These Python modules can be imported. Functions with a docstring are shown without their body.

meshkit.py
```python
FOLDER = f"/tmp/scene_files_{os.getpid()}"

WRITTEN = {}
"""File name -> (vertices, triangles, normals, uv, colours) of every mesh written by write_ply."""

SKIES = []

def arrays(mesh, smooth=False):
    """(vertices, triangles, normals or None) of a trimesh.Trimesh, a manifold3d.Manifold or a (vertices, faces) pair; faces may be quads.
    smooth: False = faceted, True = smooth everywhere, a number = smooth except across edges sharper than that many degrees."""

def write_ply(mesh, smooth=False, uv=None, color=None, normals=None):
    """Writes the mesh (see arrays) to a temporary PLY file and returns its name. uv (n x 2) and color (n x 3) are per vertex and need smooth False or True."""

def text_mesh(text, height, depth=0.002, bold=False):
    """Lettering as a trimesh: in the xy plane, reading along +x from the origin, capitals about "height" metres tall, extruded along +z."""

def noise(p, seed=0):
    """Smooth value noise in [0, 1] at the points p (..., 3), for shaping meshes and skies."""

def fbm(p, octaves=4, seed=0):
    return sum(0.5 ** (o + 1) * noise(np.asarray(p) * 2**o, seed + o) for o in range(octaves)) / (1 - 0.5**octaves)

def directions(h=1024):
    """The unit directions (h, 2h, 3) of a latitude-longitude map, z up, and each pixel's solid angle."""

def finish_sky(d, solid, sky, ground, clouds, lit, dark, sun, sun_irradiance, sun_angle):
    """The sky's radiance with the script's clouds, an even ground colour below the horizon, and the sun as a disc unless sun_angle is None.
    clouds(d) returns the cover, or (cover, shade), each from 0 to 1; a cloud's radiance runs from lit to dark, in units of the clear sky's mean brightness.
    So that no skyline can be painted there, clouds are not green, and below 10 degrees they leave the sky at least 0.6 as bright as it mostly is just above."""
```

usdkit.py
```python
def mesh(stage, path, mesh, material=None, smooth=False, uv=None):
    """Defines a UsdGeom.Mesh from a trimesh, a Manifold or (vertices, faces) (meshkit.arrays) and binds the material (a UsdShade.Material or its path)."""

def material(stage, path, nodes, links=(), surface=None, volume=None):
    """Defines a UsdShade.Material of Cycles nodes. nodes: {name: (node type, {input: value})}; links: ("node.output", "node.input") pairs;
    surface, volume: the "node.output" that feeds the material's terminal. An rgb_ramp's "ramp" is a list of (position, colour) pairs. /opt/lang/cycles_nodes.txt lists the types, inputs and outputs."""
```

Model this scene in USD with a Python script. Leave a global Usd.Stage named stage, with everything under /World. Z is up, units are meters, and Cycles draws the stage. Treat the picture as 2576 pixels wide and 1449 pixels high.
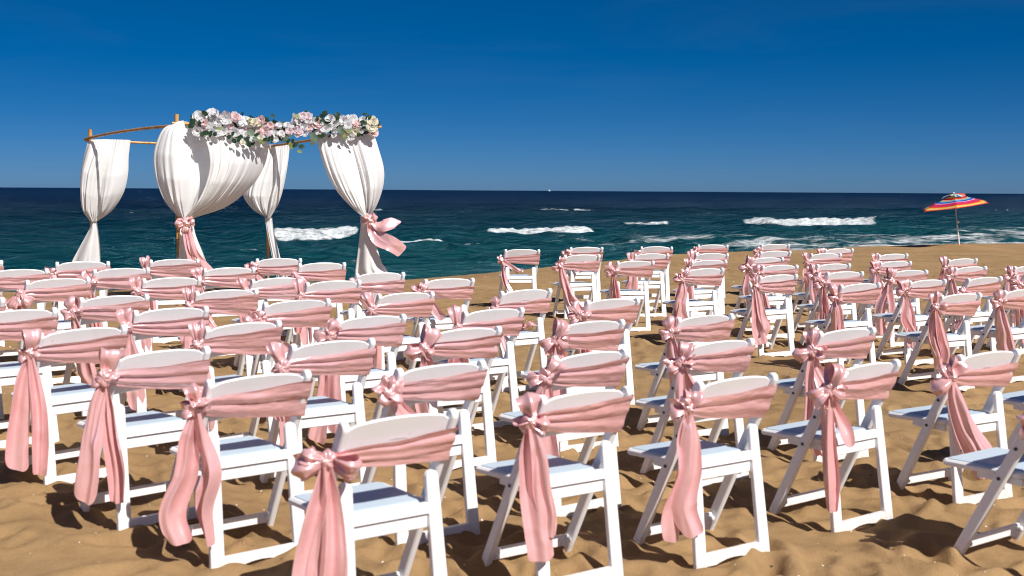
import math, random
import numpy as np
import trimesh, manifold3d, shapely
import shapely.geometry as sg
from pxr import Usd, UsdGeom, UsdLux, UsdShade, Gf, Sdf, Vt
import usdkit, meshkit

stage = Usd.Stage.CreateInMemory()
UsdGeom.SetStageUpAxis(stage, UsdGeom.Tokens.z)
UsdGeom.Xform.Define(stage, '/World')
UsdGeom.Scope.Define(stage, '/World/Looks')
LK = '/World/Looks/'

# ------------------------------------------------------------------ camera
EYE = np.array([0.0, 0.0, 1.531]); PITCH, ROLL = 0.0843, 0.0063
cp, sp, cr, sr = math.cos(PITCH), math.sin(PITCH), math.cos(ROLL), math.sin(ROLL)
FWD = np.array([0, cp, -sp]); UP0 = np.array([0, sp, cp]); RI0 = np.array([1.0, 0, 0])
RIGHT = cr * RI0 + sr * UP0; UP = cr * UP0 - sr * RI0
FPX = 2902.0                                   # focal length for a picture 2576 wide
cam = UsdGeom.Camera.Define(stage, '/World/camera')
m = np.eye(4); m[0, :3] = RIGHT; m[1, :3] = UP; m[2, :3] = -FWD; m[3, :3] = EYE
cam.AddTransformOp().Set(Gf.Matrix4d(*m.ravel().tolist()))
cam.CreateHorizontalApertureAttr(36.0)
cam.CreateFocalLengthAttr(36.0 * FPX / 2576)
cam.CreateClippingRangeAttr(Gf.Vec2f(0.05, 100000.0))
cam.CreateFStopAttr(4.2)
cam.CreateFocusDistanceAttr(15.5)
cam.CreateExposureAttr(0.35)

# ------------------------------------------------------------------ sky and sun
SUN_EL = math.radians(44.0)
sun_dir = np.array([0.63 * math.cos(SUN_EL), -0.777 * math.cos(SUN_EL), math.sin(SUN_EL)])
sun_dir /= np.linalg.norm(sun_dir)
SUN_ROT = math.atan2(sun_dir[0], sun_dir[1])
SKY_STRENGTH, SUN_INTENSITY = 0.075, 1.25
usdkit.material(stage, LK + 'sky_look', {
    'sky': ('sky_texture', {'sky_type': 'single_scattering', 'sun_disc': False, 'sun_elevation': SUN_EL, 'sun_rotation': SUN_ROT,
                            'air_density': 0.42, 'aerosol_density': 1.6, 'ozone_density': 9.0, 'altitude': 1500.0}),
    'gm': ('gamma', {'gamma': 0.8}), 'hs': ('hsv', {'saturation': 1.37, 'value': 1.0}),
    'tc': ('texture_coordinate', {}),
    'mp': ('mapping', {'scale': (1.2, 1.2, 9.0), 'rotation': (0.0, 0.12, 0.0)}),
    'nz': ('noise_texture', {'scale': 2.1, 'detail': 6.0, 'roughness': 0.55, 'distortion': 0.5}),
    'rp': ('rgb_ramp', {'ramp': [(0.0, (0, 0, 0)), (0.50, (0, 0, 0)), (0.78, (0.05, 0.05, 0.05)), (1.0, (0.09, 0.09, 0.09))]}),
    'mx': ('mix_color', {'b': (2.5, 2.6, 4.5)}),
    'bg': ('background_shader', {'strength': SKY_STRENGTH}),
}, [('sky.color', 'gm.color'), ('gm.color', 'hs.color'), ('tc.generated', 'mp.vector'), ('mp.vector', 'nz.vector'), ('nz.fac', 'rp.fac'), ('rp.color', 'mx.fac'),
    ('hs.color', 'mx.a'), ('mx.result', 'bg.color')], surface='bg.background')
dome = UsdLux.DomeLight.Define(stage, '/World/sky')
UsdShade.MaterialBindingAPI.Apply(dome.GetPrim()).Bind(UsdShade.Material.Get(stage, LK + 'sky_look'))
dome.GetPrim().SetCustomDataByKey('kind', 'structure')
sun = UsdLux.DistantLight.Define(stage, '/World/sun')
sun.CreateNormalizeAttr(True); sun.CreateIntensityAttr(SUN_INTENSITY); sun.CreateAngleAttr(0.5); sun.CreateColorAttr(Gf.Vec3f(1.0, 0.96, 0.91))
zax = sun_dir; xax = np.cross([0, 0, 1.0], zax); xax /= np.linalg.norm(xax); yax = np.cross(zax, xax)
m = np.eye(4); m[0, :3] = xax; m[1, :3] = yax; m[2, :3] = zax
sun.AddTransformOp().Set(Gf.Matrix4d(*m.ravel().tolist()))

# ------------------------------------------------------------------ helpers
rng = random.Random(7)
USED = {}
def path_for(parent, name):
    key = (parent, name); n = USED.get(key, -1) + 1; USED[key] = n
    return f'{parent}/{name}' + (f'_{n:03d}' if n else '')
def tag(p, label=None, cat=None, group=None, kind=None):
    p = p.GetPrim() if hasattr(p, 'GetPrim') else p
    for k, v in (('label', label), ('category', cat), ('group', group), ('kind', kind)):
        if v: p.SetCustomDataByKey(k, v)
    return p
def thing(name, label, cat, loc=(0, 0, 0), rot=(0, 0, 0), group=None):
    x = UsdGeom.Xform.Define(stage, path_for('/World', name))
    x.AddTranslateOp().Set(Gf.Vec3d(*map(float, loc))); x.AddRotateXYZOp().Set(Gf.Vec3f(*map(float, rot)))
    tag(x, label, cat, group)
    return str(x.GetPath())
def copy_thing(src, label, loc, rot, group=None):
    name = src.split('/')[-1].rstrip('0123456789').rstrip('_')
    x = UsdGeom.Xform.Define(stage, path_for('/World', name))
    p = x.GetPrim(); p.GetReferences().AddInternalReference(src); p.SetInstanceable(True)
    x.ClearXformOpOrder()
    x.AddTranslateOp().Set(Gf.Vec3d(*map(float, loc))); x.AddRotateXYZOp().Set(Gf.Vec3f(*map(float, rot)))
    tag(p, label, stage.GetPrimAtPath(src).GetCustomDataByKey('category'), group)
    return str(x.GetPath())
def part(parent, name, mesh, mat, smooth=30, uv=None, label=None):
    pth = path_for(parent, name)
    usdkit.mesh(stage, pth, mesh, LK + mat, smooth=smooth, uv=uv)
    if label: stage.GetPrimAtPath(pth).SetCustomDataByKey('label', label)
    return pth
def mat(name, nodes, links, surface='p.BSDF', **k):
    return usdkit.material(stage, LK + name, nodes, links, surface=surface, **k)
def ray(px, py):
    return (px - 1288) / FPX * RIGHT - (py - 724.5) / FPX * UP + FWD
def at_z(px, py, z):
    d = ray(px, py); return EYE + d * ((z - EYE[2]) / d[2])
def at_y(px, py, y):
    d = ray(px, py); return EYE + d * (y / d[1])
def hull(pts): return trimesh.Trimesh(np.asarray(pts, float)).convex_hull if False else trimesh.convex.convex_hull(np.asarray(pts, float))
def cbox(x0, x1, y0, y1, z0, z1, b=0.003):
    pts = []
    for x, sx in ((x0, 1), (x1, -1)):
        for y, sy in ((y0, 1), (y1, -1)):
            for z, sz in ((z0, 1), (z1, -1)):
                pts += [(x, y + sy * b, z + sz * b), (x + sx * b, y, z + sz * b), (x + sx * b, y + sy * b, z)]
    return hull(pts)
def chamfer_extrude(poly, t, b=0.003):
    """A convex outline as a plate of thickness t (centred on the third axis) with chamfered rims: points (a, b, c)."""
    o = np.array(poly.exterior.coords); i = np.array(poly.buffer(-b).exterior.coords); h = t / 2
    return hull(np.vstack([np.c_[o, np.full(len(o), s * (h - b))] for s in (-1, 1)] + [np.c_[i, np.full(len(i), s * h)] for s in (-1, 1)]))
def grid_faces(nu, nv, closed_u=False):
    i, j = np.meshgrid(np.arange(nu if closed_u else nu - 1), np.arange(nv - 1), indexing='ij')
    i2 = (i + 1) % nu
    return np.stack([i * nv + j, i2 * nv + j, i2 * nv + j + 1, i * nv + j + 1], -1).reshape(-1, 4)
def spline(P, n):
    """Catmull-Rom through P, n samples."""
    P = np.asarray(P, float); Q = np.vstack([2 * P[0] - P[1], P, 2 * P[-1] - P[-2]]); out = []
    for t in np.linspace(0, len(P) - 1 - 1e-9, n):
        k = int(t); f = t - k; a, b, c, d = Q[k:k + 4]
        out.append(0.5 * (2 * b + (c - a) * f + (2 * a - 5 * b + 4 * c - d) * f * f + (3 * b - a - 3 * c + d) * f ** 3))
    return np.array(out)
def tube(P, r, sides=10, cap=True):
    P = np.asarray(P, float); n = len(P); r = np.broadcast_to(r, (n,))
    t = np.gradient(P, axis=0); t /= np.linalg.norm(t, axis=1, keepdims=True) + 1e-12
    a = np.cross(t, [0, 0, 1.0]); bad = np.linalg.norm(a, axis=1) < 0.2
    a[bad] = np.cross(t[bad], [1.0, 0, 0]); a /= np.linalg.norm(a, axis=1, keepdims=True); b = np.cross(t, a)
    ang = np.arange(sides) * 2 * np.pi / sides
    v = (P[:, None] + r[:, None, None] * (np.cos(ang)[None, :, None] * a[:, None] + np.sin(ang)[None, :, None] * b[:, None])).reshape(-1, 3)
    f = []
    for i in range(n - 1):
        for j in range(sides):
            k = (j + 1) % sides; f += [(i * sides + j, i * sides + k, (i + 1) * sides + k), (i * sides + j, (i + 1) * sides + k, (i + 1) * sides + j)]
    if cap:
        v = np.vstack([v, P[0], P[-1]]); c0, c1 = len(v) - 2, len(v) - 1
        for j in range(sides):
            k = (j + 1) % sides; f += [(c0, k, j), (c1, (n - 1) * sides + j, (n - 1) * sides + k)]
    m_ = trimesh.Trimesh(v, f, process=False); m_.fix_normals(); return m_
def cat(ms): return trimesh.util.concatenate(ms)
def ribbon(path, width, side, nv=13, fold=0.0, nf=1.5, ph=0.0, cup=0.0, endcut=0.0, twist=0.0, nu=28, crump=0.0055):
    """Cloth strip along a path. width, fold: values along the strip (interpolated); side: width direction(s); folds ripple across the width."""
    C = spline(path, nu); tt = np.linspace(0, 1, nu)
    w = np.interp(tt, np.linspace(0, 1, len(np.atleast_1d(width))), np.atleast_1d(width))
    fo = np.interp(tt, np.linspace(0, 1, len(np.atleast_1d(fold))), np.atleast_1d(fold))
    S = np.atleast_2d(np.asarray(side, float)); S = np.stack([np.interp(tt, np.linspace(0, 1, len(S)), S[:, k]) for k in range(3)], 1)
    T = np.gradient(C, axis=0); T /= np.linalg.norm(T, axis=1, keepdims=True) + 1e-9
    S = S - T * (S * T).sum(1, keepdims=True); S /= np.linalg.norm(S, axis=1, keepdims=True) + 1e-9
    N = np.cross(T, S)
    if twist:
        a = twist * tt[:, None]; S, N = S * np.cos(a) + N * np.sin(a), N * np.cos(a) - S * np.sin(a)
    s = np.linspace(-1, 1, nv)
    sd_ = abs(int(ph * 7919 + nf * 131 + nu)) % 997
    g = lambda a_, b_, k_: meshkit.fbm(np.stack([np.broadcast_to(a_, (nu, nv)), np.broadcast_to(b_, (nu, nv)), np.full((nu, nv), k_)], -1), 2, sd_) - 0.5
    t2, s2 = tt[:, None], s[None, :]
    n1, n2 = g(s2 * .80 * nf + ph * 5, t2 * 1.3, .3), g(s2 * .75 * nf + 9 + ph + .4 * t2, t2 * .8, 4.3)
    ripple = 3.6 * n1 + 1.7 * (0.45 - np.minimum(1.0, 4.0 * np.abs(n2))) + 0.6 * np.sin(np.pi * (nf * s2 + ph) + 1.5 * t2)
    ln = np.linalg.norm(np.diff(C, axis=0), axis=1).sum()
    n3 = g(s2 * np.mean(w) / .13 + 3 + 1.5 * t2, t2 * ln / .16, 7.7)
    crease = crump * (0.35 - np.minimum(1.0, 5 * np.abs(n3))) * np.clip(w / .06, 0, 1)[:, None]
    V = C[:, None] + S[:, None] * (s[None, :, None] * w[:, None, None] / 2) + N[:, None] * (fo[:, None] * ripple + crease + cup * w[:, None] * (s[None, :] ** 2 - 0.5))[..., None]
    if endcut:
        V = V + T[:, None] * (endcut * (np.clip((tt - 0.7) / 0.3, 0, 1) ** 2)[:, None] * (np.sqrt(np.clip(1.02 - s ** 4, 0, 1)) - 1 + 0.25 * s)[None, :])[..., None]
    return V.reshape(-1, 3), grid_faces(nu, nv)

# ------------------------------------------------------------------ materials
def pos_noise(scale, detail=4, rough=0.55, vec=None):
    return ('noise_texture', {'scale': scale, 'detail': detail, 'roughness': rough})
mat('white_resin', {'g': ('geometry', {}), 'n': pos_noise(14, 5, 0.6), 'r': ('rgb_ramp', {'ramp': [(0.0, (0.70, 0.70, 0.69)), (0.42, (0.79, 0.79, 0.79)), (1, (0.82, 0.82, 0.82))]}),
    'n2': pos_noise(260, 2), 'b': ('bump', {'strength': 0.12, 'distance': 0.001}),
    'sx': ('separate_xyz', {}), 'hz': ('map_range', {'from_min': 0.01, 'from_max': 0.20, 'to_min': 0.62, 'to_max': 0.0, 'clamp': True}), 'n3': pos_noise(60, 5, 0.7), 'du': ('math', {'math_type': 'multiply'}), 'ds': ('rgb_ramp', {'ramp': [(0.18, (0, 0, 0)), (0.42, (0.6, 0.6, 0.6))]}),
    'n4': pos_noise(22, 6, 0.75), 'sc': ('rgb_ramp', {'ramp': [(0.0, (0.55, 0.5, 0.42)), (0.30, (0.62, 0.58, 0.50)), (0.36, (1, 1, 1))]}), 'ms': ('mix_color', {'blend_type': 'multiply', 'fac': 0.7}), 'md': ('mix_color', {'b': (0.40, 0.27, 0.14)}),
    'p': ('principled_bsdf', {'roughness': 0.42, 'specular_ior_level': 0.4})},
    [('g.position', 'n.vector'), ('g.position', 'n2.vector'), ('n.fac', 'r.fac'), ('n2.fac', 'b.height'), ('b.normal', 'p.normal'), ('g.position', 'sx.vector'), ('sx.z', 'hz.value'), ('g.position', 'n3.vector'), ('g.position', 'n4.vector'), ('n3.fac', 'du.value1'), ('hz.result', 'du.value2'),
     ('du.value', 'ds.fac'), ('n4.fac', 'sc.fac'), ('r.color', 'ms.a'), ('sc.color', 'ms.b'), ('ms.result', 'md.a'), ('ds.color', 'md.fac'), ('md.result', 'p.base_color')])
mat('white_vinyl', {'g': ('geometry', {}), 'n': pos_noise(180, 3), 'b': ('bump', {'strength': 0.2, 'distance': 0.001}),
    'p': ('principled_bsdf', {'roughness': 0.45, 'base_color': (0.52, 0.62, 0.70)})}, [('g.position', 'n.vector'), ('n.fac', 'b.height'), ('b.normal', 'p.normal')])
mat('dark_bolt', {'p': ('principled_bsdf', {'roughness': 0.4, 'base_color': (0.02, 0.02, 0.022)})}, [])
def cloth(name, col, rough, trans, sheen, wr=60.0, bump=0.25, coat=0.0):
    mat(name, {'g': ('geometry', {}), 'n': ('noise_texture', {'scale': wr, 'detail': 3.0, 'roughness': 0.5, 'distortion': 0.6}), 'b': ('bump', {'strength': bump, 'distance': 0.004}),
        'p': ('principled_bsdf', {'roughness': rough, 'base_color': col, 'sheen_weight': sheen, 'sheen_roughness': 0.35, 'specular_ior_level': 0.5}),
        't': ('translucent_bsdf', {'color': col}), 'm': ('mix_closure', {'fac': trans})},
        [('g.position', 'n.vector'), ('n.fac', 'b.height'), ('b.normal', 'p.normal'), ('p.BSDF', 'm.closure1'), ('t.BSDF', 'm.closure2')], surface='m.closure')
mat('pink_satin', {'g': ('geometry', {}), 'n': ('noise_texture', {'scale': 24.0, 'detail': 5.0, 'roughness': 0.6, 'distortion': 1.2}), 'b': ('bump', {'strength': 0.30, 'distance': 0.006}),
    'd': ('diffuse_bsdf', {'color': (0.79, 0.445, 0.445)}), 't': ('translucent_bsdf', {'color': (0.62, 0.24, 0.25)}), 's': ('glossy_bsdf', {'color': (1.0, 0.80, 0.80), 'roughness': 0.27}),
    'lw': ('layer_weight', {'blend': 0.35}), 'mr': ('map_range', {'to_min': 0.26, 'to_max': 0.5, 'clamp': True}), 'm': ('mix_closure', {'fac': 0.12}), 'm2': ('mix_closure', {})},
    [('g.position', 'n.vector'), ('n.fac', 'b.height'), ('b.normal', 'd.normal'), ('b.normal', 's.normal'), ('d.BSDF', 'm.closure1'), ('t.BSDF', 'm.closure2'), ('lw.facing', 'mr.value'), ('mr.result', 'm2.fac'),
     ('m.closure', 'm2.closure1'), ('s.BSDF', 'm2.closure2')], surface='m2.closure')
mat('sheer_white', {'g': ('geometry', {}), 'n': ('noise_texture', {'scale': 26.0, 'detail': 3.0}), 'b': ('bump', {'strength': 0.12, 'distance': 0.006}),
    'd': ('diffuse_bsdf', {'color': (0.90, 0.895, 0.88)}), 't': ('translucent_bsdf', {'color': (0.90, 0.89, 0.86)}), 'm': ('mix_closure', {'fac': 0.34}),
    'c': ('transparent_bsdf', {}), 'm2': ('mix_closure', {'fac': 0.05})},
    [('g.position', 'n.vector'), ('n.fac', 'b.height'), ('b.normal', 'd.normal'), ('d.BSDF', 'm.closure1'), ('t.BSDF', 'm.closure2'), ('m.closure', 'm2.closure1'), ('c.BSDF', 'm2.closure2')], surface='m2.closure')
mat('bamboo', {'g': ('geometry', {}), 'n': pos_noise(9, 4), 'r': ('rgb_ramp', {'ramp': [(0.25, (0.30, 0.13, 0.03)), (0.6, (0.50, 0.26, 0.07)), (0.9, (0.58, 0.36, 0.13))]}),
    'p': ('principled_bsdf', {'roughness': 0.38})}, [('g.position', 'n.vector'), ('n.fac', 'r.fac'), ('r.color', 'p.base_color')])
mat('bamboo_node', {'p': ('principled_bsdf', {'roughness': 0.5, 'base_color': (0.20, 0.085, 0.02)})}, [])
def petal(name, c0, c1):
    mat(name, {'g': ('geometry', {}), 'n': pos_noise(45, 2), 'r': ('rgb_ramp', {'ramp': [(0.3, c0), (0.7, c1)]}), 'p': ('principled_bsdf', {'roughness': 0.6}),
        't': ('translucent_bsdf', {}), 'm': ('mix_closure', {'fac': 0.5})},
        [('g.position', 'n.vector'), ('n.fac', 'r.fac'), ('r.color', 'p.base_color'), ('r.color', 't.color'), ('p.BSDF', 'm.closure1'), ('t.BSDF', 'm.closure2')], surface='m.closure')
petal('petal_white', (0.80, 0.80, 0.82), (0.86, 0.86, 0.86))
petal('petal_cream', (0.82, 0.78, 0.62), (0.86, 0.84, 0.76))
petal('petal_pink', (0.82, 0.58, 0.58), (0.87, 0.75, 0.75))
petal('petal_blush', (0.80, 0.66, 0.70), (0.86, 0.78, 0.80))
petal('leaf_green', (0.015, 0.05, 0.022), (0.04, 0.09, 0.045))
petal('leaf_grey', (0.13, 0.20, 0.15), (0.20, 0.28, 0.20))
petal('leaf_lime', (0.22, 0.30, 0.09), (0.38, 0.44, 0.18))
mat('painted_pole', {'p': ('principled_bsdf', {'roughness': 0.35, 'base_color': (0.72, 0.72, 0.70)})}, [])
mat('grey_pole', {'p': ('principled_bsdf', {'roughness': 0.4, 'metallic': 0.4, 'base_color': (0.36, 0.31, 0.28)})}, [])
mat('shell_white', {'p': ('principled_bsdf', {'roughness': 0.45, 'base_color': (0.78, 0.74, 0.66)})}, [])
mat('shell_amber', {'p': ('principled_bsdf', {'roughness': 0.45, 'base_color': (0.62, 0.40, 0.18)})}, [])
mat('dark_weed', {'p': ('principled_bsdf', {'roughness': 0.8, 'base_color': (0.028, 0.022, 0.016)})}, [])
STRIPES = [(0, (.62, .02, .03)), (.06, (.85, .42, .02)), (.13, (.75, .72, .68)), (.15, (.25, .27, .30)), (.165, (.85, .45, .02)), (.24, (.68, .03, .03)), (.33, (.55, .02, .12)), (.42, (.66, .02, .16)),
           (.50, (.80, .78, .78)), (.525, (.02, .07, .40)), (.61, (.02, .22, .55)), (.66, (.75, .78, .75)), (.68, (.03, .30, .08)), (.73, (.80, .78, .72)), (.75, (.70, .03, .02)), (.88, (.75, .15, .02)), (.92, (.85, .45, .03)), (.97, (.80, .76, .7))]
VENT = [(0, (.80, .25, .03)), (.14, (.70, .03, .03)), (.36, (.82, .8, .78)), (.44, (.04, .36, .06)), (.58, (.82, .8, .78)), (.64, (.02, .16, .5)), (.86, (.75, .76, .8))]
for nm, st_ in (('stripe_cloth', STRIPES), ('vent_cloth', VENT)):
    mat(nm, {'a': ('uvmap', {'attribute': 'st'}), 's': ('separate_xyz', {}), 'r': ('rgb_ramp', {'ramp': st_, 'interpolate': False}), 'p': ('principled_bsdf', {'roughness': 0.6}),
        't': ('translucent_bsdf', {}), 'm': ('mix_closure', {'fac': 0.2})},
        [('a.UV', 's.vector'), ('s.y', 'r.fac'), ('r.color', 'p.base_color'), ('r.color', 't.color'), ('p.BSDF', 'm.closure1'), ('t.BSDF', 'm.closure2')], surface='m.closure')
mat('sand_grains', {'g': ('geometry', {}), 'big': pos_noise(0.9, 5, 0.6), 'mid': pos_noise(7, 6, 0.62), 'fine': pos_noise(420, 3, 0.7), 'tiny': pos_noise(75, 5, 0.65), 'grit': pos_noise(150, 3, 0.8), 'rg': ('rgb_ramp', {'ramp': [(0.3, (0.72, 0.70, 0.66)), (0.45, (1, 1, 1)), (0.66, (1.0, 1.0, 1.0)), (0.74, (1.55, 1.5, 1.4))]}), 'm3': ('mix_color', {'blend_type': 'multiply', 'fac': 0.75, 'use_clamp': False}),
    'rb': ('rgb_ramp', {'ramp': [(0.30, (0.27, 0.166, 0.076)), (0.55, (0.345, 0.217, 0.102)), (0.8, (0.39, 0.255, 0.128))]}),
    'rf': ('rgb_ramp', {'ramp': [(0.25, (0.55, 0.55, 0.55)), (0.5, (1, 1, 1)), (0.72, (1.0, 1.0, 1.0)), (0.80, (1.7, 1.65, 1.5))]}),
    'rm': ('rgb_ramp', {'ramp': [(0.3, (0.80, 0.80, 0.80)), (0.7, (1.1, 1.1, 1.1))]}),
    'm1': ('mix_color', {'blend_type': 'multiply', 'fac': 0.8}), 'm2': ('mix_color', {'blend_type': 'multiply', 'fac': 0.8}),
    'a1': ('math', {'math_type': 'multiply_add', 'value2': 0.35}), 'b': ('bump', {'strength': 0.85, 'distance': 0.014}), 'b2': ('bump', {'strength': 0.5, 'distance': 0.003}),
    'p': ('principled_bsdf', {'roughness': 0.9, 'specular_ior_level': 0.15})},
    [('g.position', f'{k}.vector') for k in ('big', 'mid', 'fine', 'tiny', 'grit')] + [('big.fac', 'rb.fac'), ('fine.fac', 'rf.fac'), ('mid.fac', 'rm.fac'), ('rb.color', 'm1.a'), ('rf.color', 'm1.b'), ('m1.result', 'm2.a'), ('rm.color', 'm2.b'),
     ('grit.fac', 'rg.fac'), ('m2.result', 'm3.a'), ('rg.color', 'm3.b'), ('m3.result', 'p.base_color'), ('tiny.fac', 'a1.value1'), ('mid.fac', 'a1.value3'), ('a1.value', 'b.height'), ('fine.fac', 'b2.height'), ('b.normal', 'b2.normal'), ('b2.normal', 'p.normal')])
mat('sea_water', {'g': ('geometry', {}), 'fo': ('attribute', {'attribute': 'foam'}), 'dp': ('attribute', {'attribute': 'offshore'}),
    'mpa': ('mapping', {'scale': (0.8, 1.7, 1.0)}), 'na': ('noise_texture', {'scale': 1.15, 'detail': 6.0, 'roughness': 0.62}),
    'mpb': ('mapping', {'scale': (0.03, 0.10, 0.1)}), 'nb': ('noise_texture', {'scale': 1.0, 'detail': 6.0, 'roughness': 0.68}),
    'ba': ('bump', {'strength': 1.0, 'distance': 0.55}), 'bb': ('bump', {'strength': 1.0, 'distance': 3.2}),
    'rc': ('rgb_ramp', {'ramp': [(0.0, (0.010, 0.080, 0.086)), (0.40, (0.0025, 0.048, 0.060)), (0.58, (0.0012, 0.029, 0.046)), (0.78, (0.0008, 0.013, 0.028)), (0.95, (0.0004, 0.0060, 0.022)), (1.0, (0.0004, 0.0060, 0.022))]}),
    'mpf': ('mapping', {'scale': (0.7, 2.0, 1.0)}), 'nf': ('noise_texture', {'scale': 1.5, 'detail': 7.0, 'roughness': 0.68, 'distortion': 0.9}),
    'mpc': ('mapping', {'scale': (0.22, 0.62, 1.0)}), 'nc': ('noise_texture', {'scale': 1.0, 'detail': 5.0, 'roughness': 0.72}),
    'rcap': ('rgb_ramp', {'ramp': [(0.0, (0, 0, 0)), (0.695, (0, 0, 0)), (0.735, (1, 1, 1))]}),
    'f1': ('math', {'math_type': 'multiply_add', 'value2': 1.5, 'value3': -0.35}), 'f2': ('math', {'math_type': 'subtract'}), 'f3': ('map_range', {'range_type': 'smoothstep', 'from_min': -0.05, 'from_max': 0.38, 'to_min': 0.0, 'to_max': 1.0}),
    'f4': ('math', {'math_type': 'maximum', 'use_clamp': True}),
    'mr': ('mix_color', {}), 'nw': ('noise_texture', {'scale': 3.2, 'detail': 6.0, 'roughness': 0.65}), 'rw': ('rgb_ramp', {'ramp': [(0.30, (0.30, 0.36, 0.37)), (0.5, (0.56, 0.59, 0.60)), (0.68, (0.74, 0.75, 0.75))]}), 'bw': ('bump', {'strength': 0.8, 'distance': 0.25}),
    'd': ('diffuse_bsdf', {}), 's': ('glossy_bsdf', {'color': (0.55, 0.85, 1.0), 'roughness': 0.2}), 'fr': ('fresnel', {'IOR': 1.33}), 'mf': ('map_range', {'to_min': 0.0, 'to_max': 0.17, 'clamp': True}), 'dry': ('math', {'math_type': 'subtract', 'value1': 1.0}), 'wet': ('math', {'math_type': 'multiply'}), 'mx': ('mix_closure', {})},
    [('fr.fac', 'mf.value'), ('f4.value', 'dry.value2'), ('mf.result', 'wet.value1'), ('dry.value', 'wet.value2'), ('wet.value', 'mx.fac'), ('d.BSDF', 'mx.closure1'), ('s.BSDF', 'mx.closure2'), ('ba.normal', 's.normal'), ('g.position', 'mpa.vector'), ('mpa.vector', 'na.vector'), ('g.position', 'mpb.vector'), ('mpb.vector', 'nb.vector'), ('nb.fac', 'bb.height'), ('na.fac', 'ba.height'), ('bb.normal', 'ba.normal'), ('ba.normal', 'd.normal'),
     ('dp.fac', 'rc.fac'), ('g.position', 'mpf.vector'), ('mpf.vector', 'nf.vector'), ('g.position', 'mpc.vector'), ('mpc.vector', 'nc.vector'), ('nc.fac', 'rcap.fac'),
     ('fo.fac', 'f1.value1'), ('f1.value', 'f2.value1'), ('nf.fac', 'f2.value2'), ('f2.value', 'f3.value'), ('f3.result', 'f4.value1'), ('rcap.color', 'f4.value2'),
     ('rc.color', 'mr.a'), ('g.position', 'nw.vector'), ('nw.fac', 'rw.fac'), ('rw.color', 'mr.b'), ('f4.value', 'mr.fac'), ('mr.result', 'd.color')], surface='mx.closure')

# ------------------------------------------------------------------ the beach
ZC = [-0.00555166, -0.02194291, 0.00669208, 0.00193028, 0.00035584, -0.00017039]
def base_z(x, y):
    x = np.asarray(x, float); y = np.asarray(y, float)
    xx = np.clip(x, -7, 8); yy = np.clip(y, 1, 17)
    z = ZC[0] + ZC[1] * xx + ZC[2] * yy + ZC[3] * xx * xx + ZC[4] * xx * yy + ZC[5] * yy * yy
    return np.clip(z, -0.02, 0.135)
TH = math.radians(36.0); U_ = np.array([math.cos(TH), math.sin(TH)]); N_ = np.array([-math.sin(TH), math.cos(TH)])
CREST_PX = [(0, 734), (262, 733), (1016, 707), (1195, 692), (1360, 676), (1517, 660), (1693, 642), (1892, 631), (2029, 629), (2176, 621), (2300, 617), (2440, 613), (2576, 612)]
crest = []
for px, py in CREST_PX:
    z = 0.05
    for _ in range(5):
        q = at_z(px, py, z); z = float(base_z(q[0], q[1]))
    crest.append((q[:2] @ U_, q[:2] @ N_))
crest = np.array(crest)
crest = np.vstack([[crest[0, 0] - 400, crest[0, 1] - 10], [crest[0, 0] - 30, crest[0, 1] - 1], crest, [crest[-1, 0] + 40, crest[-1, 1] + 2], [crest[-1, 0] + 600, crest[-1, 1] - 20]])
def past_crest(x, y):
    p = x * U_[0] + y * U_[1]; q = x * N_[0] + y * N_[1]
    return q - np.interp(p, crest[:, 0], crest[:, 1])
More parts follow.
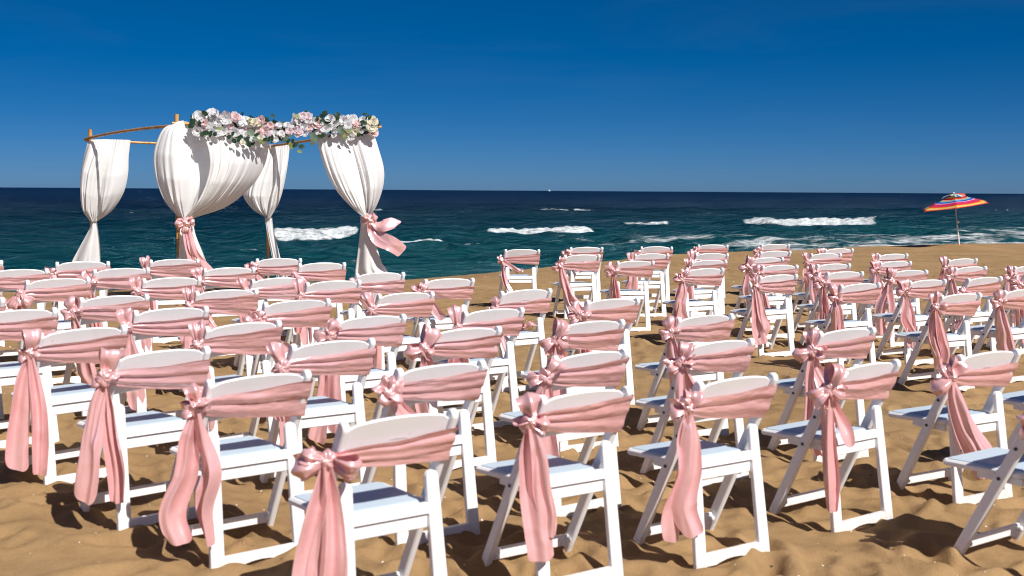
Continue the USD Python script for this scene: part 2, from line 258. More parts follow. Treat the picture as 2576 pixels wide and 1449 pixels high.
def sand_z(x, y):
    b = base_z(x, y); q = past_crest(x, y)
    drop = np.where(q > 0, 0.17 * np.minimum(q, 30) ** 2 / (np.minimum(q, 30) + 0.35), 0)
    return b - drop
def vnoise(x, y, s, seed, octaves=3):
    return meshkit.fbm(np.stack([x / s, y / s, np.zeros_like(x) + seed * 3.7], -1), octaves, seed) - 0.5
def polar(r, ang):
    R, A = np.meshgrid(r, ang, indexing='ij'); return R * np.sin(A), R * np.cos(A)
def compact(V, f):
    keep = np.unique(f); new = np.full(len(V), -1); new[keep] = np.arange(len(keep)); return V[keep], new[f], keep
ang = np.concatenate([np.linspace(-math.pi, -0.62, 60)[:-1], np.arange(-0.62, 0.62, 0.0026), np.linspace(0.62, math.pi, 60)[1:]])
rr = np.concatenate([[0.02, 0.8, 1.6], 2.4 * 1.0058 ** np.arange(0, 570)]); rr = np.concatenate([rr, rr[-1] * 1.12 ** np.arange(1, 46)])
X, Y = polar(rr, ang)
Z = sand_z(X, Y)
near = np.clip((45 - np.hypot(X, Y)) / 20, 0, 1)
tr = np.clip(1.1 - np.abs(vnoise(X, Y, 3.0, 5, 2)) * 1.5, 0.4, 1) * np.where(X < -0.6 * 1, np.clip(0.55 + 0.1 * (X + 2), 0.35, 1), 1.0)
rows, cols = np.nonzero((np.hypot(X, Y) < 48).any(1))[0].max() + 1, X.shape[1]
xs, ys = X[:rows], Y[:rows]
lump = 0.030 * vnoise(xs, ys, 0.42, 1, 3) + 0.026 * vnoise(xs, ys, 0.12, 2, 3) + 0.07 * vnoise(xs, ys, 2.2, 3, 2)
lump += 0.018 * np.clip(vnoise(xs, ys, 0.24, 8, 2) - 0.02, 0, 1) * 4 * (xs > -0.8)
Z[:rows] += 0.72 * lump * near[:rows] * tr[:rows]
# footprints: shallow troughs with a pushed-up rim
from scipy.spatial import cKDTree
tree = cKDTree(np.c_[xs.ravel(), ys.ravel()]); zf = Z[:rows].ravel().copy(); fr = np.random.RandomState(4)
xf, yf_ = xs.ravel(), ys.ravel()
for k in range(1500):
    d = 2.6 + 22 * fr.rand() ** 1.5; a = fr.uniform(-0.5, 0.52); cx, cy = d * math.sin(a), d * math.cos(a)
    if cx < -0.9 and fr.rand() < 0.6: continue
    if past_crest(cx, cy) > -1: continue
    t = fr.uniform(0, 6.28); idx = tree.query_ball_point((cx, cy), 0.30)
    dx, dy = xf[idx] - cx, yf_[idx] - cy
    e = np.sqrt(((dx * math.cos(t) + dy * math.sin(t)) / 0.15) ** 2 + ((dy * math.cos(t) - dx * math.sin(t)) / 0.065) ** 2)
    dep = fr.uniform(0.010, 0.030)
    zf[idx] += dep * (-np.exp(-e ** 2.4) + 0.75 * np.exp(-((e - 1.5) / 0.45) ** 2))
Z[:rows] = zf.reshape(rows, cols)
# every chair: where its rear feet stand, how it is turned, how high the sand is there, block (L left, R right of the aisle), row from the sea, seat from the aisle, tie of its sash
CH = [(-2.267, 11.171, 0.405, 0.099, 'L', 1, 1, 'rosette', (0.1, 0.33), ''),
      (-3.084, 10.519, 0.471, 0.124, 'L', 1, 2, 'upright', (-0.42, 0.02), ''),
      (-3.706, 9.909, 0.523, 0.137, 'L', 1, 3, 'rosette', (0.79, 0.63), ''),
      (-4.59, 9.849, 0.533, 0.14, 'L', 1, 4, 'medium', (-0.75, -0.47), ''),
      (-1.744, 10.59, 0.422, 0.095, 'L', 2, 1, 'drooping', (-0.9, -0.09), ''),
      (-2.407, 9.814, 0.512, 0.098, 'L', 2, 2, 'medium', (-0.94, -0.07), ''),
      (-3.15, 9.292, 0.559, 0.124, 'L', 2, 3, 'medium', (0.3, -0.35), ''),
      (-3.811, 8.869, 0.608, 0.14, 'L', 2, 4, 'rosette', (0.35, 0.15), ''),
      (-1.109, 9.7, 0.511, 0.071, 'L', 3, 1, 'rosette', (-0.95, 0.09), ''),
      (-1.847, 9.069, 0.647, 0.071, 'L', 3, 2, 'upright', (-0.48, -0.14), ''),
      (-2.558, 8.637, 0.594, 0.101, 'L', 3, 3, 'upright', (-0.43, 0.31), ''),
      (-3.238, 8.22, 0.632, 0.122, 'L', 3, 4, 'drooping', (-0.12, -0.55), ''),
      (-0.515, 9.308, 0.496, 0.056, 'L', 4, 1, 'rosette', (0.09, 0.45), ''),
      (-1.352, 8.747, 0.532, 0.076, 'L', 4, 2, 'upright', (-0.39, -0.44), ''),
      (-1.956, 7.844, 0.596, 0.081, 'L', 4, 3, 'upright', (-0.22, 0.7), ''),
      (-2.517, 7.244, 0.716, 0.093, 'L', 4, 4, 'medium', (0.95, 0.28), ''),
      (-3.229, 6.751, 0.698, 0.115, 'L', 4, 5, 'medium', (0.81, 0.55), ''),
      (0.11, 8.487, 0.553, 0.041, 'L', 5, 1, 'blown', (-0.24, -0.65), ''),
      (-0.747, 8.037, 0.595, 0.053, 'L', 5, 2, 'upright', (0.31, 0.09), ''),
      (-1.346, 7.224, 0.571, 0.073, 'L', 5, 3, 'rosette', (-0.28, -0.44), ''),
      (-1.972, 6.645, 0.656, 0.078, 'L', 5, 4, 'upright', (-0.19, -0.05), ''),
      (-2.719, 6.299, 0.705, 0.098, 'L', 5, 5, 'medium', (-0.46, -0.33), ''),
      (0.69, 7.961, 0.516, 0.025, 'L', 6, 1, 'medium', (-0.08, 0.58), ''),
      (-0.113, 7.164, 0.587, 0.032, 'L', 6, 2, 'upright', (0.17, -0.35), ''),
      (-0.793, 6.487, 0.636, 0.056, 'L', 6, 3, 'wide', (-0.44, -0.07), ''),
      (-1.425, 6.115, 0.703, 0.056, 'L', 6, 4, 'upright', (-0.59, -0.48), ''),
      (-2.101, 5.629, 0.757, 0.082, 'L', 6, 5, 'twin', (0.03, -0.66), ''),
      (1.187, 7.048, 0.532, 0.013, 'L', 7, 1, 'medium', (-0.03, -0.22), ''),
      (0.458, 6.611, 0.568, 0.023, 'L', 7, 2, 'narrow', (0.42, 0.39), ''),
      (-0.253, 6.13, 0.611, 0.034, 'L', 7, 3, 'narrow', (0.38, 0.3), ''),
      (-0.862, 5.502, 0.624, 0.043, 'L', 7, 4, 'upright', (-0.25, 0.27), ''),
      (-1.513, 4.946, 0.749, 0.071, 'L', 7, 5, 'twin', (-0.32, 0.12), ''),
      (1.901, 6.508, 0.533, -0.002, 'L', 8, 1, 'narrow', (-0.35, -0.09), ''),
      (1.078, 5.86, 0.565, 0.009, 'L', 8, 2, 'narrow', (-0.88, -0.41), ''),
      (0.361, 5.332, 0.627, 0.024, 'L', 8, 3, 'wide', (0.94, -0.43), ''),
      (-0.305, 4.84, 0.643, 0.036, 'L', 8, 4, 'rosette', (0.38, 0.24), ''),
      (-1.007, 4.543, 0.66, 0.034, 'L', 8, 5, 'twin', (0.45, -0.04), ''),
      (3.08, 6.12, 0.56, -0.012, 'L', 9, 1, 'medium', (0.19, -0.69), ''),
      (2.369, 5.659, 0.515, -0.01, 'L', 9, 2, 'slanted', (-0.85, -0.48), ''),
      (1.635, 5.227, 0.613, -0.008, 'L', 9, 3, 'narrow', (-0.7, -0.64), ''),
      (0.925, 4.671, 0.596, 0.014, 'L', 9, 4, 'wide', (-0.74, 0.09), ''),
      (0.278, 4.356, 0.625, 0.008, 'L', 9, 5, 'straight', (-0.62, 0.72), ''),
      (-0.378, 3.806, 0.622, 0.02, 'L', 9, 6, 'spread', (0.36, 0.07), ''),
      (2.27, 4.6, 0.6, -0.012, 'L', 10, 1, 'rosette', (0.41, -0.38), 'by itself behind the last row at the lower right'),
      (0.113, 14.161, 0.225, 0.052, 'R', 1, 1, 'blown', (0.85, 0.54), ''),
      (0.968, 15.056, 0.187, 0.04, 'R', 1, 2, 'rosette', (0.45, -0.03), ''),
      (1.923, 15.42, 0.182, 0.035, 'R', 1, 3, 'rosette', (0.68, 0.39), ''),
      (2.802, 16.163, 0.187, 0.03, 'R', 1, 4, 'rosette', (0.32, 0.66), ''),
      (3.782, 16.587, 0.228, 0.025, 'R', 1, 5, 'rosette', (0.27, -0.21), ''),
      (0.805, 13.223, 0.314, 0.04, 'R', 2, 1, 'slanted', (0.11, -0.49), ''),
      (1.656, 13.715, 0.293, 0.031, 'R', 2, 2, 'upright', (-0.62, 0.36), ''),
      (2.411, 13.998, 0.309, 0.025, 'R', 2, 3, 'upright', (0.57, 0.76), ''),
      (3.358, 14.742, 0.302, 0.021, 'R', 2, 4, 'blown', (0.7, 0.07), ''),
      (4.367, 15.398, 0.326, 0.022, 'R', 2, 5, 'medium', (-0.82, -0.02), ''),
      (1.3, 12.261, 0.367, 0.032, 'R', 3, 1, 'medium', (0.86, 0.46), ''),
      (2.153, 12.617, 0.366, 0.023, 'R', 3, 2, 'upright', (-0.03, -0.07), ''),
      (2.934, 13.236, 0.368, 0.018, 'R', 3, 3, 'narrow', (-0.56, -0.52), ''),
      (3.869, 14.224, 0.346, 0.019, 'R', 3, 4, 'upright', (-0.85, 0.63), ''),
      (4.7, 14.228, 0.368, 0.019, 'R', 3, 5, 'upright', (0.28, -0.57), ''),
      (1.893, 11.281, 0.439, 0.02, 'R', 4, 1, 'wide', (-0.17, -0.72), ''),
      (2.762, 11.891, 0.396, 0.019, 'R', 4, 2, 'medium', (-0.58, 0.37), ''),
      (3.418, 12.271, 0.415, 0.013, 'R', 4, 3, 'medium', (0.3, -0.03), ''),
      (4.25, 12.781, 0.412, 0.013, 'R', 4, 4, 'medium', (-0.45, 0.24), ''),
      (5.196, 13.329, 0.427, 0.017, 'R', 4, 5, 'upright', (0.91, -0.1), ''),
      (2.456, 10.571, 0.477, 0.013, 'R', 5, 1, 'straight', (-0.86, -0.71), ''),
      (3.19, 11.046, 0.43, 0.013, 'R', 5, 2, 'medium', (-0.83, 0.74), ''),
      (3.931, 11.4, 0.433, 0.008, 'R', 5, 3, 'twin', (0.08, 0.54), ''),
      (4.771, 11.97, 0.446, 0.01, 'R', 5, 4, 'medium', (-0.66, -0.38), ''),
      (5.426, 12.129, 0.457, 0.012, 'R', 5, 5, 'medium', (0.38, 0.63), ''),
      (2.947, 9.715, 0.47, 0.004, 'R', 6, 1, 'straight', (-0.32, -0.7), ''),
      (3.682, 10.222, 0.467, 0.003, 'R', 6, 2, 'medium', (0.73, -0.33), ''),
      (4.34, 10.582, 0.472, 0.003, 'R', 6, 3, 'drooping', (0.48, -0.55), ''),
      (5.07, 11.1, 0.51, 0.0, 'R', 6, 4, 'medium', (0.39, 0.55), ''),
      (3.442, 8.837, 0.495, 0.001, 'R', 7, 1, 'straight', (0.45, -0.23), ''),
      (4.136, 9.322, 0.486, -0.002, 'R', 7, 2, 'medium', (0.45, -0.58), '')]
# sand pushed up where the chairs have sunk in
zf = Z[:rows].ravel()
for (x, y, yaw, z, *_r) in CH:
    c_, s_ = math.cos(yaw), math.sin(yaw)
    for lx, ly, am in ((-.19, -.03, .022), (.19, -.03, .020), (-.21, .40, .024), (.21, .40, .022), (-.07, -.028, .010), (.08, -.028, .014), (-.21, .35, .012)):
        fx, fy = x + c_ * lx - s_ * ly, y + s_ * lx + c_ * ly; idx = tree.query_ball_point((fx, fy), 0.22)
        q_ = np.hypot(xf[idx] - fx, yf_[idx] - fy); zf[idx] = zf[idx] * 1.0 + am * fr.uniform(.5, 1.3) * np.exp(-(q_ / .055) ** 2) - .008 * np.exp(-((q_ - .12) / .04) ** 2)
Z[:rows] = zf.reshape(rows, cols)
# little mound that holds the beach umbrella
UMB = at_z(2415, 619, 0.10); 
Z += 0.09 * np.exp(-((X - UMB[0]) ** 2 + (Y - UMB[1]) ** 2) / 0.5) + 0.10 * np.exp(-((X - UMB[0] + 9) ** 2 + (Y - UMB[1] + 1.2) ** 2) / 1.2)
V = np.stack([X, Y, Z], -1).reshape(-1, 3)
f = grid_faces(len(rr), len(ang))
c = past_crest(V[:, 0], V[:, 1]) > 45
f = f[~c[f].all(1)]
V, f, _ = compact(V, f)
usdkit.mesh(stage, '/World/sand_beach', (V, f[:, ::-1]), LK + 'sand_grains', smooth=True)
tag(stage.GetPrimAtPath('/World/sand_beach'), 'golden trampled sand of the beach under the rows of chairs', 'beach', kind='structure')
from scipy.interpolate import RegularGridInterpolator
zi = RegularGridInterpolator((rr, ang), Z, bounds_error=False, fill_value=0.0)
def ground(x, y): return float(zi((math.hypot(x, y), math.atan2(x, y))))

# ------------------------------------------------------------------ the sea
SEA = -0.9
ang = np.concatenate([np.linspace(-math.pi, -0.60, 40)[:-1], np.arange(-0.60, 0.60, 0.0017), np.linspace(0.60, math.pi, 40)[1:]])
rr = np.concatenate([15 * 1.0042 ** np.arange(0, 560), ]); rr = np.concatenate([rr, rr[-1] * 1.014 ** np.arange(1, 190)]); rr = np.concatenate([rr, rr[-1] * 1.1 ** np.arange(1, 34)])
X, Y = polar(rr, ang); R = np.hypot(X, Y)
sp_ = np.gradient(rr)[:, None]
off = past_crest(X, Y)
eta = np.zeros_like(X); wr = np.random.RandomState(11)
amp_shore = np.clip(off / 14, 0.08, 1)
for lam, amp, spread, n in ((26, .13, .12, 2), (13, .10, .2, 3), (7, .075, .4, 4), (3.7, .072, .6, 6), (2.0, .046, .8, 6), (1.1, .020, .9, 6)):
    for k in range(n):
        l = lam * wr.uniform(.8, 1.25); th = wr.normal(0.05, spread); kx, ky = math.sin(th) * 2 * math.pi / l, math.cos(th) * 2 * math.pi / l
        ph = wr.uniform(0, 6.28); fade = np.clip((l / sp_ - 2.5) / 3, 0, 1)
        w_ = np.sin(kx * X + ky * Y + ph + 2.5 * vnoise(X, Y, lam * 3.1, 20 + k, 2))
        eta += fade * amp / math.sqrt(n) * 1.2 * (w_ + 0.35 * (w_ * w_ - .5))
eta *= amp_shore
foam = np.zeros_like(X)
# breakers: (left end, right end, height at each, where the white water meets the sea), in points of the picture brought onto the water
BREAK = [((688, 601), (912, 599), .60, .62, 1.0), ((1222, 590), (1508, 590), .34, .62, 1.0), ((1583, 566), (1702, 564), .26, .30, .9), ((1690, 562), (1818, 559), .12, .10, .7),
         ((1862, 567), (2215, 571), .50, .85, 1.0), ((2180, 556), (2262, 551), .25, .12, .8), ((1360, 534), (1440, 534), .35, .40, .9), ((1448, 533), (1506, 533), .45, .35, .9),
         ((985, 618), (1135, 612), .30, .22, .9), ((1098, 578), (1165, 578), .35, .30, .55), ((2488, 533), (2562, 532), .30, .35, .9), ((2395, 533), (2445, 531), .15, .1, .7),
         ((620, 636), (668, 634), .14, .14, .8), ((925, 533), (968, 533), .42, .32, .9), ((823, 533), (856, 533), .2, .2, .8), ((320, 672), (352, 672), .1, .1, .0), ((870, 668), (915, 664), .12, .12, .6),
         ((1000, 530), (1040, 530), .2, .2, .6), ((553, 530), (590, 530), .3, .2, .7), ((520, 524), (545, 524), .3, .3, .6)]
for (a0, b0), (a1, b1), h0, h1, fo in BREAK:
    P, Q = at_z(a0, b0, SEA)[:2], at_z(a1, b1, SEA)[:2]
    L = np.linalg.norm(Q - P); t = (Q - P) / L; nn = np.array([-t[1], t[0]])
    s = ((X - P[0]) * t[0] + (Y - P[1]) * t[1]) / L
    bq = (X - P[0]) * nn[0] + (Y - P[1]) * nn[1]
    sel = (s > -0.4) & (s < 1.4) & (np.abs(bq) < 16)
    ss, bb = s[sel], bq[sel]; xs, ys = X[sel], Y[sel]
    bb = bb + 1.1 * vnoise(xs, ys, 4.0, 31, 2) - 0.5 * (ss - .5) ** 2 * 3
    env = np.clip(np.minimum(ss + 0.02, 1.02 - ss) / 0.10, 0, 1) ** .7
    wide = np.clip(np.minimum(ss + 0.4, 1.4 - ss) / 0.5, 0, 1) ** 1.3
    h = np.interp(ss, [0, 1], [h0, h1]) * (0.85 + 0.6 * vnoise(xs, ys, 1.6, 33, 3))
    rise = np.clip((bb + 0.2) / (1.5 * h + 0.25), 0, 1); rise = rise * rise * (3 - 2 * rise)
    back = np.exp(-np.clip(bb - 1.3 * h, 0, None) / (2.0 + 3 * h))
    prof = np.where(bb < 1.5 * h, rise, back)
    lum = (0.30 * vnoise(xs, ys, 0.7, 35, 3) + 0.16 * vnoise(xs, ys, 0.28, 36, 2)) * env * (rise > .05) * (bb < 2.2 * h + .6)
    eta[sel] = np.maximum(eta[sel] * (1 - 0.7 * wide * prof), -0.3) + h * prof * wide + lum * fo
    ff = fo * env * np.clip((bb + 0.35) / 0.5, 0, 1) * np.clip((1.8 * h + 0.9 - bb + .8 * vnoise(xs, ys, .9, 37, 3)) / 1.0, 0, 1)
    tail = fo * 0.42 * env * np.clip((bb - 0.5) / 1, 0, 1) * np.clip((5 - bb) / 4, 0, 1)
    front = fo * 0.38 * env * np.clip((bb + 2.5) / 2, 0, 1) * (bb < 0)
    foam[sel] = np.maximum(foam[sel], np.maximum(np.maximum(ff, tail), front))
# washed-out streaks of foam where the waves run up the sand on the right
pu = X * U_[0] + Y * U_[1]
wash = np.clip((off + 1) / 3, 0, 1) * np.clip((36 - off + 10 * vnoise(X, Y, 9, 41, 2)) / 16, 0, 1) * np.clip((pu - 24 + 8 * vnoise(X, Y, 7, 44, 2)) / 12, 0, 1)
streak = np.clip(0.66 + 1.3 * vnoise(X * .35, Y, 0.8, 42, 4), 0, 0.86)
foam = np.maximum(foam, wash * streak * 0.95)
foam = np.maximum(foam, np.clip((2.2 - off + 1.2 * vnoise(X, Y, 3, 43, 2)) / 1.5, 0, 1) * (off > -4) * 0.62 * np.clip((pu - 14) / 8, 0.25, 1))
V = np.stack([X, Y, SEA + eta], -1).reshape(-1, 3)
f = grid_faces(len(rr), len(ang)); c = past_crest(V[:, 0], V[:, 1]) < -3
f = f[~c[f].all(1)]
V, f, keep = compact(V, f)
sea = usdkit.mesh(stage, '/World/sea_water', (V, f[:, ::-1]), LK + 'sea_water', smooth=True)
PV = UsdGeom.PrimvarsAPI(sea)
PV.CreatePrimvar('foam', Sdf.ValueTypeNames.FloatArray, 'vertex').Set(Vt.FloatArray.FromNumpy(foam.ravel()[keep].astype(np.float32)))
shade = np.clip(np.log(np.maximum(off.ravel(), 1) / 6 + 1) / math.log(200 / 6 + 1), 0, 1)
PV.CreatePrimvar('offshore', Sdf.ValueTypeNames.FloatArray, 'vertex').Set(Vt.FloatArray.FromNumpy(shade[keep].astype(np.float32)))
tag(sea, 'dark blue green ocean with breaking waves out to the horizon', 'sea', kind='structure')

def ground_flat(x, y, z): return z - 0.012

# ------------------------------------------------------------------ folding chair (local frame: x to the sitter's right, y forward, z up; rear feet at y = 0)
H, W2, YE = 0.7756, 0.222, -0.017
LEAN = 0.508
def post_y(z): return YE + (H - z) * LEAN
def build_chair(label, group):
    t = thing('folding_chair', label, 'chair', group=group)
    a = math.atan(LEAN); L = H / math.cos(a)
    for s in (-1, 1):
        # long leg: from the rounded ear at the top down to the front foot
        line = sg.LineString([(post_y(-0.02), -0.02), (post_y(H - 0.024), H - 0.024)])
        bar = line.buffer(0.024, cap_style='flat').union(sg.Point(post_y(H - 0.024), H - 0.024).buffer(0.024, 8))
        mm = chamfer_extrude(bar.convex_hull, 0.027, 0.005)
        mm.vertices = np.c_[mm.vertices[:, 2] + s * (W2 - 0.0135), mm.vertices[:, 0], mm.vertices[:, 1]]; mm.fix_normals()
        leg = part(t, 'front_leg', mm, 'white_resin', 35)
        for z in (0.398, 0.535):
            b = trimesh.creation.cylinder(0.0075, 0.005, sections=12); b.apply_transform(trimesh.transformations.rotation_matrix(math.pi / 2, [0, 1, 0]))
            b.apply_translation((s * (W2 + 0.001), post_y(z) + 0.002, z)); part(leg, 'bolt', b, 'dark_bolt', 30)
    # backrest: a crowned panel between the ears, hollowed, with a blind handle slot
    n, rings = 26, []
    for x in np.linspace(-1, 1, n):
        zt = H - 0.020 + 0.022 * (1 - abs(x) ** 2.2) - 0.012 * math.exp(-((1 - abs(x)) / 0.09) ** 2); zb = 0.588 + 0.018 * (1 - x * x)
        yo = -0.014 * (1 - x * x); th = 0.010; r = 0.006; sec = []
        for (yy, zz) in ((-th, zb + r), (-th, zt - r), (-th + r, zt), (th - r, zt), (th, zt - r), (th, zb + r), (th - r, zb), (-th + r, zb)):
            sec.append((x * (W2 - 0.026), post_y(zz) + yy + yo + 0.004, zz))
        rings.append(sec)
    v = np.array(rings).reshape(-1, 3); f = []
    for i in range(n - 1):
        for j in range(8):
            k = (j + 1) % 8; f += [(i * 8 + j, (i + 1) * 8 + j, (i + 1) * 8 + k), (i * 8 + j, (i + 1) * 8 + k, i * 8 + k)]
    for j in range(1, 7): f += [(0, j, j + 1), ((n - 1) * 8, (n - 1) * 8 + j + 1, (n - 1) * 8 + j)]
    bk = trimesh.Trimesh(v, f, process=False); bk.fix_normals()
    zc_ = 0.682; slot = sg.LineString([(-0.024, 0), (0.024, 0)]).buffer(0.013, 6); sl = trimesh.creation.extrude_polygon(slot, 0.014)
    A = np.eye(4); A[:3, 0] = (1, 0, 0); A[:3, 1] = (0, -math.sin(a), math.cos(a)); A[:3, 2] = (0, -math.cos(a), -math.sin(a)); A[:3, 3] = (0, post_y(zc_) - 0.010 - 0.014 + 0.006, zc_)
    sl.apply_transform(A)
    try:
        mk = lambda q: manifold3d.Manifold(manifold3d.Mesh(np.asarray(q.vertices, np.float32), np.asarray(q.faces, np.uint32)))
        r_ = mk(bk) - mk(sl)
        if r_.num_tri() > 0: bk = r_
    except Exception: pass
    part(t, 'backrest', bk, 'white_resin', 40)
    # rear frame, leaning forward to meet the long legs
    def tilt(mm):
        q = mm.vertices.copy(); mm.vertices = np.c_[q[:, 0], q[:, 2] + 0.004 + q[:, 1] * 0.122, q[:, 1]]; mm.fix_normals(); return mm
    for s in (-1, 1):
        top = sg.Point(s * 0.168, 0.526).buffer(0.0245, 8)
        leg = top.union(sg.Polygon([(s * 0.1925, 0.52), (s * 0.1435, 0.52), (s * 0.154, 0.0), (s * 0.212, 0.0)])).convex_hull
        part(t, 'rear_leg', tilt(chamfer_extrude(leg, 0.026, 0.004)), 'white_resin', 35)
    mm = cbox(-0.147, 0.147, 0.403, 0.441, -0.0115, 0.0115, 0.003); part(t, 'rear_crossbar', tilt(mm), 'white_resin', 30)
    arch_ = sg.Polygon([(-0.155, 0.008), (-0.10, 0.008)] + [(x, 0.008 + 0.016 * (1 - (x / 0.10) ** 2)) for x in np.linspace(-0.085, 0.085, 9)] + [(0.10, 0.008), (0.155, 0.008), (0.155, 0.057), (-0.155, 0.057)])
    fb = trimesh.creation.extrude_polygon(arch_, 0.021); fb.apply_translation((0, 0, -0.0105)); part(t, 'foot_bar', tilt(fb), 'white_resin', 30)
    # seat with a loose vinyl pad, and the box below it
    so = sg.Polygon([(-0.188, 0.085), (0.188, 0.085), (0.188, 0.20), (0.198, 0.47), (-0.198, 0.47), (-0.188, 0.20)]).buffer(-0.03).buffer(0.03, 6)
    st = chamfer_extrude(so, 0.026, 0.007); st.vertices[:, 2] += 0.4175 + 0.0; st.vertices[:, 2] -= 0.012 * (st.vertices[:, 1] - 0.1) / 0.37
    seat = part(t, 'seat', st, 'white_resin', 35)
    po = so.buffer(-0.022); pi_ = so.buffer(-0.034); pts = []
    for o, z in ((po, 0.428), (po, 0.4345), (pi_, 0.4395)): q = np.array(o.exterior.coords); pts.append(np.c_[q, np.full(len(q), z)])
    pd = hull(np.vstack(pts)); pd.vertices[:, 2] -= 0.012 * (pd.vertices[:, 1] - 0.1) / 0.37
    part(t, 'seat_pad', pd, 'white_vinyl', 40)
    part(t, 'seat_apron', cat([cbox(-0.146, 0.146, 0.054, 0.070, 0.352, 0.398, 0.003), cbox(-0.184, -0.170, 0.095, 0.30, 0.376, 0.404, 0.002), cbox(0.170, 0.184, 0.095, 0.30, 0.376, 0.404, 0.002)]), 'white_resin', 30)
    y = post_y(0.085)
    stc = part(t, 'front_stretcher', cbox(-0.1945, 0.1945, y - 0.008, y + 0.008, 0.060, 0.106, 0.003), 'white_resin', 30)
    for s in (-1, 1):
        b = trimesh.creation.icosphere(2, 0.011); b.vertices *= (0.9, 1.4, 1.3); b.apply_translation((s * 0.185, y - 0.012, 0.083)); part(stc, 'boss', b, 'white_resin', True)
    return t

# ------------------------------------------------------------------ satin sash, tied in a bow on the left ear (same local frame as the chair)
E1 = np.array([0.83, -0.557, 0]); E2 = np.array([0, 0, 1.0]); E3 = np.array([-0.557, -0.83, 0])
def sash_band(seed, drop):
    r = np.random.RandomState(seed); nu, nv = 150, 42
    kz = 0.683 - drop
    keys = [(-0.247, post_y(kz) - 0.012)] + [(x, None) for x in np.linspace(-0.205, 0.222, 12)]
    u = np.linspace(0, 1, nu); v = np.linspace(0, 1, nv); V = np.zeros((nu, nv, 3)); Nn = np.zeros((nu, nv, 3))
    ph, k1 = r.uniform(0, 1), r.uniform(1.5, 2.3); sl = r.uniform(-0.5, 0.5); top_r = 0.726 + r.uniform(-0.016, 0.018) - drop * 0.5; bot_r = 0.580 + r.uniform(-0.006, 0.012) - drop * 0.15
    fb = 4 * (meshkit.fbm(np.stack(np.broadcast_arrays(u[:, None] * 9, v[None, :] * 5 + u[:, None] * 2, np.full((1, 1), seed * 1.7)), -1), 3, seed) - .5)
    for i, uu in enumerate(u):
        if uu < 0.46:
            g = uu / 0.46; x = -0.245 + g * (0.230 + 0.245); e = g ** 0.56
            zt = kz + 0.017 + (top_r - kz - 0.017) * e + 0.003 * math.sin(3 * math.pi * g); zb = kz - 0.019 + (bot_r - kz + 0.019) * (g ** 0.50)
            z = zb + (zt - zb) * v
            bow = -0.014 * (1 - min(1, abs(x / 0.196)) ** 2) if abs(x) < 0.196 else 0
            y = post_y(z) - 0.0275 + bow * 0.75 + 0.012 * (1 - g) * 0
            V[i] = np.c_[np.full(nv, x), y, z]; Nn[i] = (0, -1, -0.35); A = 1.0 * min(1, g / 0.06)
        elif uu < 0.54:
            g = (uu - 0.46) / 0.08; an = g * math.pi; z = bot_r + (top_r - bot_r) * v
            V[i] = np.c_[np.full(nv, 0.2235 + 0.0055 * math.sin(an)) + 0.002, post_y(z) - 0.0275 * math.cos(an), z]; Nn[i] = (math.sin(an), -math.cos(an), 0); A = 0.3
        else:
            g = (uu - 0.54) / 0.46; x = 0.226 - g * (0.226 + 0.243)
            zt = top_r + 0.006 - (top_r + 0.006 - kz - 0.016) * g; zb = bot_r + 0.01 + (kz - 0.018 - bot_r - 0.01) * g; z = zb + (zt - zb) * v
            V[i] = np.c_[np.full(nv, x), post_y(z) + 0.0275 - 0.0 * g, z]; Nn[i] = (0, 1, 0.3); A = 0.7
        w = k1 * v + ph + sl * uu
        V[i] += Nn[i] * (A * (0.0062 * np.abs(np.sin(math.pi * (w + .10 * np.sin(7 * v + 9 * ph)))) ** 0.75 + 0.0022 * np.sin(2 * math.pi * (1.37 * w + 0.7 * uu + ph)) * (1 - .6 * uu) + 0.0025 * (fb[i] if uu < .54 else 0) - 0.0005))[:, None]
    return V.reshape(-1, 3), grid_faces(nu, nv)
def loop_mesh(K, ang, L, w, puff, seed, back=0.0):
    L, puff = .90 * L, .68 * puff
    r = np.random.RandomState(seed); d = math.cos(ang) * E1 + math.sin(ang) * E2; n = -math.sin(ang) * E1 + math.cos(ang) * E2
    d = d + back * E3; d /= np.linalg.norm(d); k = r.uniform(-.35, .35); o_ = math.cos(k) * E3 + math.sin(k) * n; sd = math.cos(k) * n - math.sin(k) * E3; c_ = r.uniform(-.10, .10) * n * L
    p = [K, K + d * L * .33 + o_ * puff * .75 + c_ * .4, K + d * L * .75 + o_ * puff * .95 + c_, K + d * L * 1.02 + o_ * puff * .1 + c_, K + d * L * .80 - o_ * puff * .75 + c_, K + d * L * .38 - o_ * puff * .5, K - o_ * .006]
    return ribbon(p, [.026, w * .62, w * .98, w * 1.08, w, w * .66, .026], [sd, sd + .25 * o_, sd - .2 * o_, sd], nv=23, fold=[.003, .013, .014, .010, .013, .013, .003], nf=r.uniform(.9, 1.6), ph=r.uniform(0, 2), nu=60, cup=-0.10, crump=.011)
def knot_mesh(K, s, seed):
    m_ = trimesh.creation.icosphere(4, 1.0); v = m_.vertices; r = np.random.RandomState(seed); q = r.uniform(0, 6)
    rad = 1 + 0.16 * np.abs(np.sin(3.2 * np.arctan2(v[:, 2], v[:, 0]) + 1.6 * v[:, 1] + q)) + 0.10 * np.sin(5 * v[:, 2] + 3 * v[:, 0] + q)
    m_.vertices = K + s * rad[:, None] * (v[:, :1] * E1 * .95 + v[:, 1:2] * E3 * .85 + v[:, 2:] * E2 * 1.12); return m_
